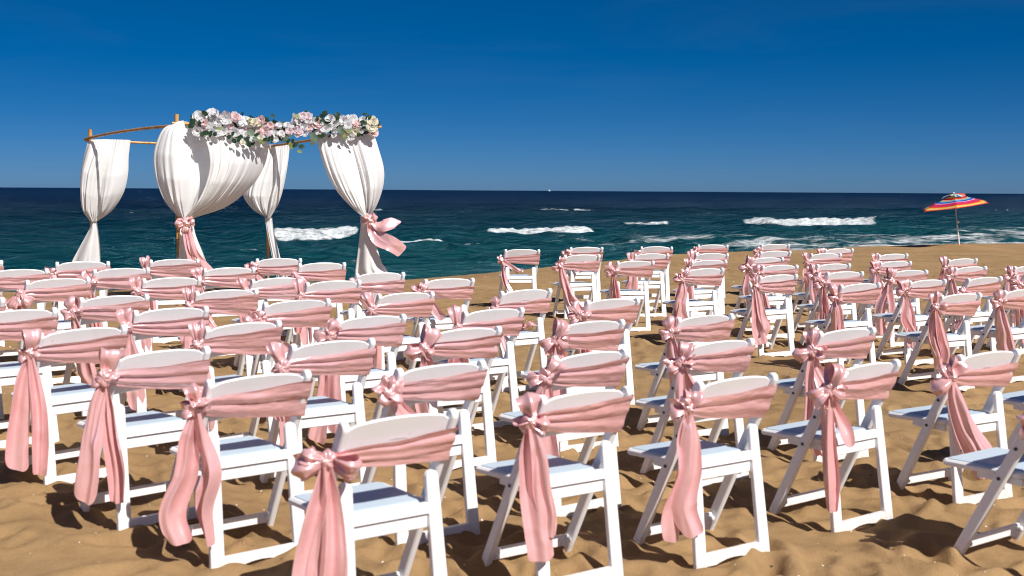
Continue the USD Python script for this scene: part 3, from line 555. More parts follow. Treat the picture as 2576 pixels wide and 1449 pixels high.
def build_sash(label, group, seed, loops, tails, drop=0.0, knot=0.030):
    t = thing('chair_sash', label, 'sash', group=group); r = np.random.RandomState(seed)
    part(t, 'band', sash_band(seed, drop), 'pink_satin', True)
    K = np.array([-0.247, post_y(0.683 - drop) - 0.016, 0.683 - drop]) + E3 * 0.018
    part(t, 'knot', knot_mesh(K, knot, seed), 'pink_satin', True)
    for k, (a, L, w, puff, back) in enumerate(loops): part(t, 'bow_loop', loop_mesh(K - E3 * 0.006, math.radians(a), L, w, puff, seed * 7 + k, back), 'pink_satin', True)
    for k, (pts, w, fold, nf, cut) in enumerate(tails):
        P = [K + E3 * (-0.004 + 0.022 * k)] + [K + p[0] * E1 + p[1] * E2 + (p[2] if len(p) > 2 else 0) * E3 for p in pts]
        part(t, 'tail', ribbon(P, [.86 * q_ for q_ in w], E1 * 0.95 + E3 * r.uniform(-.45, .45), nv=27, fold=fold, nf=nf, ph=r.uniform(0, 2), endcut=cut, nu=64, crump=.007), 'pink_satin', True)
    return t
F1 = [.004, .017, .019, .016, .013]; F2 = [.003, .014, .021, .019, .015]
VAR = {
 'spread': dict(seed=3, drop=.03, knot=.026, loops=[(200, .115, .085, .045, 0), (-22, .115, .09, .05, .1), (158, .08, .06, .03, .2)], tails=[([(-.03, -.16), (-.06, -.33), (-.07, -.52, .02), (-.085, -.66)], [.03, .075, .10, .125, .13], F1, 1.1, .05), ([(.015, -.15), (.02, -.32), (.01, -.49), (0, -.60)], [.03, .07, .10, .12, .12], F2, 1.4, -.03)]),
 'straight': dict(seed=5, loops=[(100, .105, .09, .042, .1), (-12, .07, .08, .035, .2), (215, .055, .05, .03, -.1)], tails=[([(.0, -.13), (.012, -.27), (.03, -.41), (.045, -.53)], [.03, .10, .125, .13, .125], F1, 1.3, .02), ([(.03, -.13, .01), (.045, -.26), (.07, -.36), (.075, -.44)], [.03, .07, .085, .09, .08], F2, 1.2, .04)]),
 'wide': dict(seed=8, loops=[(62, .09, .085, .04, .1), (195, .085, .08, .035, 0), (120, .05, .05, .03, .2)], tails=[([(.004, -.13), (.0, -.27), (.012, -.42), (.02, -.55)], [.03, .095, .115, .13, .125], F1, 1.0, .045), ([(-.03, -.14), (-.035, -.28), (-.055, -.45), (-.075, -.60)], [.03, .06, .08, .12, .13], F2, 1.2, .05)]),
 'twin': dict(seed=12, loops=[(84, .115, .085, .04, .15), (200, .06, .06, .03, 0), (20, .05, .05, .025, .2)], tails=[([(-.035, -.13), (-.055, -.28), (-.075, -.44), (-.08, -.57)], [.03, .085, .105, .12, .125], F1, 1.2, .05), ([(.012, -.13), (.03, -.28), (.03, -.44), (.022, -.60)], [.03, .07, .085, .09, .075], F2, 1.3, .02)]),
 'narrow': dict(seed=15, loops=[(70, .12, .09, .045, .1), (212, .10, .085, .042, 0), (-25, .075, .07, .035, .1)], tails=[([(-.005, -.13), (.004, -.27), (.018, -.42), (.022, -.56)], [.03, .065, .075, .085, .06], F2, 1.1, .03), ([(.04, -.10, -.03), (.085, -.19, -.03), (.11, -.27, -.02)], [.03, .07, .09, .085], F1, .9, .05)]),
 'blown': dict(seed=18, drop=.03, loops=[(95, .075, .07, .032, .1), (215, .055, .06, .03, 0)], tails=[([(.05, -.045), (.14, -.085, .01), (.22, -.14, .0), (.27, -.12, .03), (.30, -.13)], [.03, .055, .07, .075, .06, .05], F1, .8, .02), ([(.015, -.10), (.045, -.22), (.09, -.34), (.125, -.44)], [.03, .05, .055, .05, .04], F2, .9, .0)]),
 'slanted': dict(seed=21, drop=.015, loops=[(55, .11, .095, .045, .1), (225, .105, .085, .045, 0), (120, .06, .06, .03, .1)], tails=[([(.045, -.12), (.10, -.24), (.17, -.35), (.24, -.46)], [.03, .085, .095, .105, .09], F1, 1.0, .03), ([(.015, -.13), (.06, -.28), (.115, -.40), (.16, -.50)], [.03, .06, .075, .075, .06], F2, 1.1, .02)]),
 'drooping': dict(seed=24, drop=.012, loops=[(238, .16, .12, .05, .1), (-48, .15, .115, .05, .15), (262, .12, .08, .03, .25)], tails=[([(.02, -.08), (.03, -.15), (.025, -.20)], [.03, .07, .09, .09], F1, 1.2, .03)]),
 'upright': dict(seed=27, loops=[(92, .125, .085, .04, .1), (228, .05, .05, .028, 0)], tails=[([(.0, -.10, -.04), (.01, -.22, -.06), (.02, -.36, -.06), (.015, -.46, -.06)], [.03, .09, .115, .12, .11], F1, 1.0, .04), ([(-.02, -.12), (-.03, -.22), (-.035, -.30)], [.03, .06, .07, .06], F2, 1.2, .03)]),
 'rosette': dict(seed=30, drop=.01, knot=.034, loops=[(60, .075, .08, .036, .3), (150, .075, .08, .036, .3), (250, .07, .075, .034, .3), (-20, .065, .07, .03, .2)], tails=[([(.06, -.09, -.05), (.13, -.17, -.06), (.19, -.22, -.05)], [.03, .08, .10, .09], F1, .9, .04)]),
 'medium': dict(seed=33, loops=[(108, .10, .085, .04, .1), (215, .085, .075, .038, 0), (10, .06, .06, .03, .15)], tails=[([(.0, -.13), (.02, -.25), (.055, -.37), (.085, -.45)], [.03, .085, .10, .115, .10], F1, 1.3, .03), ([(.035, -.12, -.02), (.06, -.24, -.02), (.08, -.40, -.02), (.07, -.52)], [.03, .06, .08, .09, .08], F2, 1.2, .03)]),
}
def vary(b, seed):
    r = np.random.RandomState(seed); u = r.uniform
    return dict(seed=b['seed'] + seed * 13, drop=max(0, b.get('drop', 0) + u(-.012, .016)), knot=b.get('knot', .03) * u(.9, 1.12),
        loops=[(a + u(-24, 24), L * u(.82, 1.18), w * u(.85, 1.15), p * u(.85, 1.15), k + u(-.1, .1)) for a, L, w, p, k in b['loops']],
        tails=[([tuple(np.array(q) * np.array([1, f_] + [1] * (len(q) - 2)) + np.array([u(-.014, .014) * (i + 1) * .6, 0] + [0] * (len(q) - 2))) for i, q in enumerate(pts)], [v * u(.85, 1.15) for v in w], fo, nf * u(.8, 1.25), cut + u(-.02, .02)) for pts, w, fo, nf, cut in b['tails'] for f_ in (u(.86, 1.08),)])
for k_, b_ in list(VAR.items()):
    for i_, sfx in enumerate('bcd'): VAR[k_ + ' ' + sfx] = vary(b_, i_ + 1 + len(k_))
LOOKS_ = {'spread': 'very long tails', 'straight': 'two tails hanging straight', 'wide': 'two wide tails', 'twin': 'long twin tails', 'narrow': 'long narrow tail',
          'blown': 'tail blown sideways', 'slanted': 'tails slanting right', 'drooping': 'big drooping loops', 'upright': 'one upright loop', 'rosette': 'short rosette bow', 'medium': 'full bow'}
ORD = ['', 'first', 'second', 'third', 'fourth', 'fifth', 'sixth', 'seventh', 'eighth', 'ninth', 'tenth']
chair0, sash0 = None, {}
seen_var = {}
for (x, y, yaw, z, blk, row, seat, var, lean, extra) in CH:
    n_ = seen_var[var] = seen_var.get(var, -1) + 1; var = var + ['', ' b', ' c', ' d'][n_ % 4]
    where = f'{ORD[seat]} from the aisle in the {ORD[row]} row of the {"left" if blk == "L" else "right"} block' if not extra else extra
    lab = f'white folding chair, {where}'
    grp = 'white folding chairs set out in rows'; z = ground_flat(x, y, z)
    rot = (lean[0], lean[1], math.degrees(yaw)); loc = (x, y, z)
    def place(path):
        p = UsdGeom.Xformable(stage.GetPrimAtPath(path)); o = p.GetOrderedXformOps(); o[0].Set(Gf.Vec3d(*loc)); o[1].Set(Gf.Vec3f(*rot))
    if chair0 is None: chair0 = build_chair(lab, grp); place(chair0)
    else: copy_thing(chair0, lab, loc, rot, grp)
    sl_ = f'pink sash with {LOOKS_[var.split()[0]]}, {blk_name} block row {row} chair {seat} from the aisle' if False else f'pink sash, {LOOKS_[var.split()[0]]}, {ORD[row]} row, {ORD[seat]} from aisle, {"left" if blk == "L" else "right"} block'
    g2 = 'pink satin sashes tied to the chairs'
    if var not in sash0: sash0[var] = build_sash(sl_, g2, **VAR[var]); place(sash0[var])
    else: copy_thing(sash0[var], sl_, loc, rot, g2)

# ------------------------------------------------------------------ the bamboo canopy
def pole(parent, name, P, Q, r0, seed, rise=0.0):
    P, Q = np.array(P, float), np.array(Q, float); L = np.linalg.norm(Q - P); r = np.random.RandomState(seed); nodes = np.cumsum(r.uniform(.22, .34, 20)); nodes = nodes[nodes < L - .05]
    s = np.unique(np.concatenate([[0, L]] + [[k - .018, k - .006, k, k + .006, k + .02] for k in nodes])); s = s[(s >= 0) & (s <= L)]
    rad = np.full(len(s), r0)
    for k in nodes: rad = rad + r0 * .16 * np.exp(-((s - k) / .008) ** 2)
    C = P + (Q - P) * (s / L)[:, None]; C[:, 2] += rise * np.sin(math.pi * s / L); C[:, :2] += 0.006 * np.sin(s * 3 + seed)[:, None]
    pth = part(parent, name, tube(C, rad, 12), 'bamboo', 40)
    for k in nodes:
        c = P + (Q - P) * (k / L); c[2] += rise * math.sin(math.pi * k / L); c[:2] += 0.006 * math.sin(k * 3 + seed); d = (Q - P) / L
        part(pth, 'node_ring', tube([c - d * .004, c + d * .004], r0 * 1.19, 12), 'bamboo_node', 40)
    return pth
YFL, YFR, YBL, YBR = 13.75, 14.80, 15.75, 16.85
FL = lambda py: at_y(443, py, YFL)
pFL, pFR, pBL, pBR = at_y(443, 318, YFL), at_y(927, 318, YFR), at_y(226, 351, YBL), at_y(672, 368, YBR)
arch = thing('bamboo_arch', 'square bamboo wedding canopy frame standing at the water edge', 'arch')
for k, (pp, top, yy, px) in enumerate(((pFL, 287, YFL, 443), (pFR, 303, YFR, 929), (pBL, 325, YBL, 226), (pBR, 360, YBR, 672))):
    T = at_y(px, top, yy); G = np.array([T[0], T[1], ground(T[0], T[1]) - 0.25]); pole(arch, 'post', G, T, 0.026 if k != 3 else 0.022, 50 + k)
d = (pFR - pFL) / np.linalg.norm(pFR - pFL); off_ = np.array([0.0, -0.045, 0])
pole(arch, 'beam', at_y(436, 311, YFL - .02) + off_, at_y(961, 320, YFR + .02) + off_, .019, 60)
pole(arch, 'beam', at_y(450, 316, YFL - .02), at_y(213, 350, YBL + .04), .018, 61, .03)
pole(arch, 'beam', at_y(215, 353, YBL + .05), at_y(688, 373, YBR + .05), .017, 62)
pole(arch, 'beam', at_y(664, 370, YBR + .02), at_y(932, 331, YFR), .017, 63)

def sheet(yc, left, right, bulge, nfold, amp, seed, ydep=None, nu=70, nv=64, ph=0.0, lean=0.0, pleat=1.0):
    """A hanging cloth: left and right are its edges from top to bottom as points of the picture brought to the depth yc; bulge: how far its belly stands off toward the viewer from top to bottom."""
    Lp = spline([at_y(a, b, yc if ydep is None else ydep[0]) for a, b in left], nv); Rp = spline([at_y(a, b, yc if ydep is None else ydep[1]) for a, b in right], nv)
    v = np.linspace(0, 1, nv); B = np.interp(v, np.linspace(0, 1, len(bulge)), bulge); u = np.linspace(0, 1, nu); V = np.zeros((nv, nu, 3))
    r = np.random.RandomState(seed); p1, p2, p3 = r.uniform(0, 6, 3)
    AM = np.interp(v, np.linspace(0, 1, len(amp)), amp)
    for i in range(nv):
        width = np.linalg.norm(Rp[i] - Lp[i])
        V[i] = Lp[i] + (Rp[i] - Lp[i]) * u[:, None]
        uw = u + 0.10 * np.sin(4.3 * u + p2) + 0.03 * math.sin(3 * v[i] + p3) * np.sin(math.pi * u)
        ph_ = nfold * math.pi * uw + p1
        low = 1.1 - 2.2 * np.sqrt(np.sin(.5 * ph_) ** 2 + .03); g2 = max(0, v[i] - .45) / .55
        hi = np.sin(2.6 * ph_ + p2) * (.15 + .5 * g2) + np.sin(4.1 * ph_ + p3) * .45 * g2 + .5 * math.exp(-v[i] / .12) * np.sin(5.3 * ph_ + p1)
        rip = low * np.sin(.31 * ph_ + p3) ** 2 * 1.5 + hi + .5 * np.sin(.8 * ph_ + p2)
        V[i, :, 1] -= B[i] * np.sin(math.pi * u) ** 0.8 + lean * (u - .5) * B[i]
        V[i, :, 1] += AM[i] * rip
    return V.reshape(-1, 3), grid_faces(nv, nu)
def curtain(label, sheets):
    t = thing('curtain', label, 'curtain', group='white sheer curtains of the canopy')
    for nm, mm in sheets: part(t, nm, mm, 'sheer_white', True)
    return t
AU = [.010, .011, .013, .018, .022, .013]; AD = [.012, .022, .035, .045, .05]
curtain('wide billowing white curtain with pink tie on the front left post', [
    ('drape', sheet(YFL - .10, [(498, 314), (522, 362), (531, 410), (523, 458), (501, 506), (465, 548)], [(674, 326), (675, 368), (664, 415), (634, 465), (572, 518), (486, 549)], [.01, .09, .17, .19, .13, .02], 9, AU, 1, ydep=(YFL - .08, YFL + .40), lean=-.5)),
    ('drape', sheet(YFL - .04, [(439, 309), (408, 328), (387, 385), (392, 445), (414, 503), (452, 548)], [(462, 303), (472, 345), (487, 400), (492, 455), (487, 505), (474, 549)], [.03, .12, .19, .20, .14, .03], 6, AU, 2)),
    ('inner_drape', sheet(YFL + .06, [(446, 304), (452, 350), (462, 405), (470, 455), (468, 510), (464, 547)], [(575, 316), (580, 370), (572, 425), (550, 475), (512, 520), (472, 547)], [.02, .0, -.02, -.02, .0, .0], 4, AU, 9, ydep=(YFL - .01, YFL + .28))),
    ('tail_drape', sheet(YFL - .05, [(456, 549), (453, 585), (452, 630), (450, 690), (446, 722)], [(484, 550), (492, 590), (510, 635), (533, 690), (556, 722)], [.03, .05, .06, .06, .04], 3.2, AD, 3)),
])
curtain('narrow white curtain hanging on the rear left post', [
    ('drape', sheet(YBL - .08, [(232, 351), (219, 362), (204, 425), (201, 475), (207, 525), (226, 556)], [(282, 351), (276, 400), (265, 450), (258, 500), (250, 535), (243, 557)], [.02, .12, .2, .2, .14, .03], 6, AU, 4)),
    ('drape', sheet(YBL - .02, [(254, 350), (250, 400), (246, 450), (243, 500), (240, 535), (232, 557)], [(328, 352), (323, 395), (321, 440), (309, 487), (280, 530), (244, 557)], [.01, .08, .15, .16, .1, .03], 3.5, AU, 5)),
    ('tail_drape', sheet(YBL - .04, [(230, 556), (222, 580), (200, 620), (182, 655), (170, 690), (168, 715)], [(243, 556), (248, 585), (252, 620), (253, 655), (256, 690), (256, 715)], [.02, .05, .07, .07, .06, .05], 2.6, AD, 6)),
])
curtain('white curtain tied on the rear right post, partly behind the front left one', [
    ('drape', sheet(YBR - .08, [(660, 372), (640, 415), (618, 462), (612, 492), (634, 525), (667, 547)], [(706, 371), (703, 410), (697, 455), (690, 495), (684, 525), (678, 548)], [.02, .12, .2, .22, .14, .03], 6, AU, 7)),
    ('drape', sheet(YBR - .14, [(678, 364), (690, 405), (694, 445), (684, 490), (678, 525), (673, 547)], [(729, 362), (726, 400), (720, 440), (713, 475), (702, 510), (681, 548)], [.02, .06, .1, .12, .1, .03], 4, [.012, .014, .02, .022, .02, .012], 8)),
    ('tail_drape', sheet(YBR - .10, [(667, 548), (672, 580), (680, 620), (688, 655), (697, 690), (700, 720)], [(685, 548), (690, 585), (700, 625), (708, 655), (722, 690), (735, 720)], [.02, .04, .05, .05, .05, .05], 2.4, AD, 10)),
])
curtain('white curtain with pink tie on the front right post under the flowers', [
    ('drape', sheet(YFR - .12, [(794, 338), (806, 390), (824, 440), (848, 482), (880, 518), (912, 545)], [(886, 335), (897, 385), (911, 435), (921, 480), (926, 520), (927, 545)], [.02, .12, .19, .20, .14, .03], 7, AU, 11, ydep=(YFL + .72, YFL + .88))),
    ('drape', sheet(YFR - .10, [(870, 335), (886, 385), (902, 435), (914, 480), (920, 520), (918, 545)], [(941, 338), (953, 375), (966, 425), (964, 470), (949, 515), (930, 545)], [.02, .10, .17, .18, .12, .03], 6, AU, 12, ydep=(YFL + .86, YFL + 1.0))),
    ('tail_drape', sheet(YFR - .08, [(909, 550), (905, 590), (899, 640), (893, 690), (896, 725), (904, 762)], [(929, 550), (938, 585), (948, 620), (960, 658), (975, 690), (948, 762)], [.02, .06, .09, .10, .08, .05], 3.0, AD, 13)),
])
def tie(label, K, loops, tails, seed, kn=.055):
    global E1, E3
    s1, s3 = E1, E3; E1, E3 = np.array([1.0, 0.05, 0]), np.array([0.05, -1.0, 0])
    t = thing('curtain_tie', label, 'sash', group=None); r = np.random.RandomState(seed)
    part(t, 'knot', knot_mesh(K, kn, seed), 'pink_satin', True)
    wrap = [K + E1 * (.10 * math.cos(q)) + np.array([-.03, .10, 0]) + E3 * (.09 * math.sin(q)) + E2 * (.01 * math.sin(2 * q)) for q in np.linspace(0, 2 * math.pi, 13)]
    part(t, 'wrap', ribbon(wrap, .075, E2, nv=9, fold=.004, nf=1.2, nu=60), 'pink_satin', True)
    for k, (a, L, w, puff) in enumerate(loops): part(t, 'bow_loop', loop_mesh(K, math.radians(a), L, w, puff, seed + k, .15), 'pink_satin', True)
    for k, (pts, w, fold, nf, sd) in enumerate(tails): part(t, 'tail', ribbon([K] + pts, w, sd, nv=25, fold=fold, nf=nf, ph=.3 + k, endcut=.03, nu=60), 'pink_satin', True)
    E1, E3 = s1, s3
Y1 = YFL - .26
tie('pink satin tie with bow round the front left curtain of the canopy', at_y(468, 560, Y1), [(195, .13, .11, .05), (15, .11, .11, .045), (265, .12, .09, .04)],
    [([at_y(477, 595, Y1), at_y(486, 630, Y1), at_y(505, 660, Y1 + .1), at_y(532, 690, Y1 + .15), at_y(552, 712, Y1 + .15)], [.05, .08, .09, .11, .12, .10], [.008, .02, .025, .025, .02], 1.2, [1, .3, .3]),
     ([at_y(470, 600, Y1), at_y(484, 655, Y1), at_y(500, 700, Y1)], [.05, .08, .09, .08], [.008, .02, .02], 1.0, [1, .2, 0])], 71)
Y2 = YFR - .24
tie('pink satin tie on the front right curtain with both tails flying out to the right', at_y(930, 553, Y2), [(140, .09, .08, .04), (40, .10, .09, .04), (250, .08, .08, .035)],
    [([at_y(948, 567, Y2), at_y(966, 567, Y2 - .05), at_y(988, 561, Y2 - .02), at_y(1008, 559, Y2 + .03)], [.05, .11, .17, .15, .04], [.01, .02, .015, .01], .8, [-.15, .35, 1]),
     ([at_y(938, 578, Y2), at_y(956, 601, Y2 - .05), at_y(985, 614, Y2 - .08), at_y(1014, 634, Y2 - .02)], [.06, .15, .20, .19, .17], [.012, .022, .018, .012], .8, [.5, .3, 1])], 83)

# ------------------------------------------------------------------ flower garlands on the front beam
def blossom(c, r, seed, up):
    q = np.random.RandomState(seed); ms = []
    for layer, (cnt, tilt_, ln, rad0) in enumerate(((6, 0.25, 1.0, .10), (6, 0.75, .86, .10), (5, 1.15, .66, .06), (3, 1.4, .42, .02))):
        for k in range(cnt):
            a = 2 * math.pi * (k + .5 * layer) / cnt + q.uniform(-.25, .25); tl = tilt_ + q.uniform(-.22, .22); l = ln * q.uniform(.85, 1.1); wd = l * q.uniform(.85, 1.1)
            s = np.linspace(-1, 1, 5); t_ = np.linspace(0, 1, 5); P = []
            for tt in t_:
                wv = wd * .62 * math.sin(math.pi * min(.97, .12 + .78 * tt)) ** .7
                for ss in s:
                    rad = rad0 + l * tt * math.cos(tl * (1 - .35 * tt)); hh = l * tt * math.sin(tl) * .9 + .22 * l * ss * ss * (.4 + tt) * .6 - .25 * l * max(0, tt - .75) + .06 * l * math.sin(7 * ss + k) * tt
                    P.append((rad, ss * wv, hh))
            P = np.array(P); P = np.c_[P[:, 0] * math.cos(a) - P[:, 1] * math.sin(a), P[:, 0] * math.sin(a) + P[:, 1] * math.cos(a), P[:, 2]]
            ms.append(trimesh.Trimesh(P, meshkit.arrays((P, grid_faces(5, 5)))[1], process=False))
    m_ = cat(ms); up = np.asarray(up, float) / np.linalg.norm(up); a_ = np.cross(up, [0.3, 1, .2]); a_ /= np.linalg.norm(a_); b_ = np.cross(up, a_)
    m_.vertices = c + r * (m_.vertices[:, :1] * a_ + m_.vertices[:, 1:2] * b_ + (m_.vertices[:, 2:] - .25) * up); return m_
def leaf(c, d, n, L, w):
    d = np.asarray(d, float) / np.linalg.norm(d); n = np.asarray(n, float); n = n - d * (n @ d); n /= np.linalg.norm(n); s_ = np.cross(d, n); P = []
    for t_ in np.linspace(0, 1, 6):
        wv = w * math.sin(math.pi * min(.985, .03 + .95 * t_)) ** .75
        for s in (-1, -.5, 0, .5, 1): P.append(c + d * (L * t_) + s_ * (s * wv) + n * (.18 * abs(s) * wv - .25 * L * t_ * t_))
    return np.array(P), grid_faces(6, 5)
def fl(x, y): return 408.8 + .2197 * x, 264.1 + .2197 * y
def front_y(px): return YFL + (YFR - YFL) * (px - 443) / (927 - 443) - .10
G1 = [(425,130,65,'w'),(380,180,35,'p'),(570,100,62,'w'),(520,150,30,'c'),(610,85,35,'w'),(640,140,38,'p'),(625,195,55,'w'),(470,200,45,'p'),(375,245,45,'p'),(395,300,58,'w'),(510,255,55,'w'),(560,230,45,'w'),(725,150,68,'w'),(825,140,55,'p'),(755,250,58,'p'),(880,180,60,'w'),(940,165,42,'w'),(850,240,52,'w'),(690,300,50,'w'),(630,320,38,'w'),
      (1040,200,52,'c'),(1090,210,40,'c'),(1125,165,42,'p'),(1135,255,36,'c'),(1170,290,46,'p'),(970,280,52,'p'),(1060,300,45,'w'),(820,320,50,'w'),(1230,235,36,'p'),(1275,240,30,'p'),(1330,290,46,'p'),(1280,340,50,'w'),(1290,395,36,'w'),(1180,200,22,'p'),(920,430,28,'c'),(1040,395,38,'w'),(1360,330,40,'w'),(1425,232,38,'w'),(1395,285,42,'w'),(1450,300,40,'b'),(1440,250,34,'w'),(1330,235,34,'w'),(700,215,40,'b'),(930,235,40,'b'),(440,255,35,'b'),(900,320,38,'w'),(1000,335,42,'w'),(1100,330,40,'p'),(1180,350,36,'w'),(1235,340,40,'w'),(760,325,38,'w'),(575,305,40,'w'),(480,310,35,'p'),(1120,375,30,'c'),(940,345,30,'w'),(1210,330,35,'b')]
G2 = [(1545,200,72,'w'),(1600,130,46,'b'),(1655,130,50,'b'),(1490,280,46,'b'),(1550,300,58,'b'),(1620,250,42,'w'),(1675,260,42,'p'),(1640,340,28,'w'),(1780,205,62,'p'),(1745,235,45,'w'),(1860,275,52,'w'),(1790,310,45,'w'),(1915,160,56,'w'),(1960,210,60,'w'),(2070,180,52,'w'),(2130,170,56,'w'),(2180,160,50,'w'),(2210,215,46,'p'),(2290,170,42,'w'),(2335,220,42,'w'),
      (2400,190,60,'c'),(2400,255,56,'c'),(2415,310,52,'p'),(2270,290,46,'w'),(2100,310,50,'c'),(2150,360,42,'w'),(1975,300,36,'w'),(1960,350,30,'w'),(2210,300,46,'c'),(2055,300,30,'c'),(1700,180,40,'w'),(2000,250,46,'b'),(2120,240,44,'w')]
L1 = [(900,360,30,'g'),(1060,385,32,'s'),(1150,380,32,'g'),(1180,395,30,'g'),(960,380,30,'g'),(760,365,30,'g'),(700,345,28,'s'),(600,330,28,'g'),(450,335,30,'g'),(1030,440,28,'g'),(870,400,26,'g'),(1120,410,26,'y'),(1150,420,26,'y'),(480,95,40,'g'),(345,190,42,'g'),(330,235,40,'g'),(500,320,45,'g'),(545,330,35,'g'),(640,275,40,'y'),(660,235,38,'g'),(850,340,32,'g'),(820,410,32,'g'),(885,370,28,'g'),(985,420,34,'g'),(990,450,34,'g'),(1010,315,48,'s'),(1120,320,46,'g'),(1080,350,40,'g'),(1235,370,45,'g'),(1440,310,58,'s'),(1430,280,48,'s'),(1380,240,44,'g'),(1330,235,40,'g'),(1400,380,50,'s'),(1440,412,32,'g'),(1490,410,26,'g'),(1520,455,36,'g'),(1590,475,34,'g'),(1570,530,28,'y'),(1480,480,30,'y'),(1000,170,24,'y'),(420,205,28,'g'),(1275,190,26,'g'),(800,330,30,'g'),(1200,180,26,'g'),(840,360,26,'g'),(1460,455,28,'y'),(1210,395,30,'g')]
L2 = [(1540,125,32,'y'),(1640,85,26,'g'),(1820,130,28,'g'),(1855,100,40,'g'),(1840,190,42,'g'),(1885,190,40,'g'),(1960,130,34,'g'),(2005,110,32,'g'),(2005,150,32,'g'),(2115,255,60,'s'),(2040,290,48,'s'),(2085,360,36,'y'),(1800,360,32,'g'),(1730,360,58,'s'),(1725,420,46,'s'),(2310,260,32,'g'),(2360,140,36,'g'),(2245,340,26,'g'),(2300,200,38,'g'),(1650,180,30,'g'),(1835,345,32,'g'),(2130,300,30,'y'),(1870,210,28,'y'),(2450,235,34,'g'),(1770,160,30,'g')]
PM = {'w': 'petal_white', 'p': 'petal_pink', 'c': 'petal_cream', 'b': 'petal_blush'}; LM = {'g': 'leaf_green', 's': 'leaf_grey', 'y': 'leaf_lime'}
def garland(label, flowers, leaves, seed, spans, fwd_):
    t = thing('flower_garland', label, 'flower garland'); q = np.random.RandomState(seed)
    for (x, y, r, c) in flowers:
        px, py = fl(x, y); yy = front_y(px) + q.uniform(-.10, .06) - fwd_ - .12 * max(0, (py - 318) / 40); R_ = r * .2197 * yy / FPX * 1.14
        part(t, 'blossom', blossom(at_y(px, py, yy), R_, q.randint(9999), (q.uniform(-.5, .5), -1, q.uniform(-.2, .8))), PM[c], True)
    for (x, y, r, c) in leaves:
        px, py = fl(x, y); yy = front_y(px) + q.uniform(-.12, .0) - fwd_ - .12 * max(0, (py - 318) / 40); L = r * .2197 * yy / FPX * 2.1; a = q.uniform(0, 6.28); d = np.array([math.cos(a), -.25, math.sin(a)])
        c0 = at_y(px, py, yy) - d * L / 2; part(t, 'leaf', leaf(c0, d, (q.uniform(-.4, .4), -1, q.uniform(-.1, .6)), L, L * q.uniform(.33, .42)), LM[c], True)
    fill = []
    for k in range(260):                                     # small dark foliage packed behind the blossoms
        a0, a1, b0, b1 = spans; px = q.uniform(a0, a1); u_ = (px - a0) / (a1 - a0); py = np.interp(u_, [0, .5, 1], b0) + q.normal(0, np.interp(u_, [0, .5, 1], b1))
        yy = front_y(px) + q.uniform(.0, .16) - fwd_; a = q.uniform(0, 6.28); v_, f_ = leaf(at_y(px, py, yy), (math.cos(a), q.uniform(-.5, .5), math.sin(a)), (q.uniform(-.6, .6), -1, .3), q.uniform(.04, .08), q.uniform(.012, .024))
        fill.append(trimesh.Trimesh(v_, meshkit.arrays((v_, f_))[1], process=False))
    pth = part(t, 'filler_leaves', cat(fill), 'leaf_green', True); tag(stage.GetPrimAtPath(pth), kind='stuff')
    buds = []
    for k in range(150):
        a0, a1, b0, b1 = spans; px = q.uniform(a0, a1); u_ = (px - a0) / (a1 - a0); py = np.interp(u_, [0, .5, 1], b0) + q.normal(0, np.interp(u_, [0, .5, 1], b1)); yy = front_y(px) + q.uniform(-.06, .1) - fwd_
        v_, f_ = leaf(at_y(px, py, yy), (q.uniform(-1, 1), -.3, q.uniform(-1, 1)), (q.uniform(-.8, .8), -1, q.uniform(-.5, .8)), q.uniform(.035, .06), q.uniform(.016, .028)); buds.append(trimesh.Trimesh(v_, meshkit.arrays((v_, f_))[1], process=False))
    pth = part(t, 'small_petals', cat(buds), 'petal_white', True); tag(stage.GetPrimAtPath(pth), kind='stuff')
    return t
garland('left swag of white, cream and pink blossoms drooping along the front beam', G1, L1, 5, (482, 712, (303, 312, 333), (8, 10, 12)), .13)
garland('right swag of white and pink blossoms above the front right curtain', G2, L2, 6, (738, 944, (310, 314, 318), (10, 9, 9)), .10)

# ------------------------------------------------------------------ beach umbrella
ub = thing('beach_umbrella', 'striped rainbow beach umbrella planted in the sand near the water', 'umbrella', (UMB[0], UMB[1], 0))
u0 = np.array([UMB[0], UMB[1], 0]); foot = np.array([0, 0, ground(UMB[0], UMB[1]) - .15]); yy = UMB[1]
mid = at_y(2408, 566, yy) - u0; top = at_y(2400, 489, yy - .05) - u0
part(ub, 'lower_pole', tube([foot, mid], .021, 12), 'painted_pole', 40)
part(ub, 'upper_pole', tube([mid + (top - mid) * .0, top], .017, 12), 'grey_pole', 40)
kn = trimesh.creation.icosphere(2, .03); kn.apply_translation(mid + (top - mid) * .1 + np.array([.03, -.01, 0])); part(ub, 'clamp_knob', kn, 'painted_pole', True)
vf = np.array([UMB[0], UMB[1], 0]) / math.hypot(UMB[0], UMB[1]); vr = np.array([vf[1], -vf[0], 0])
ax = np.array([0, 0, 1.0]) - .15 * vr - .05 * vf; ax /= np.linalg.norm(ax); c0 = top - np.array([0, 0, .02])
e1 = np.cross(vf, ax); e1 /= np.linalg.norm(e1); e2 = np.cross(ax, e1)
RU, HU = .95, .31
def can(rf, an): return c0 + rf * RU * (math.cos(an) * e1 + math.sin(an) * e2) + ax * (-HU * (rf ** 1.25))
an0 = math.radians(-90 + 3)
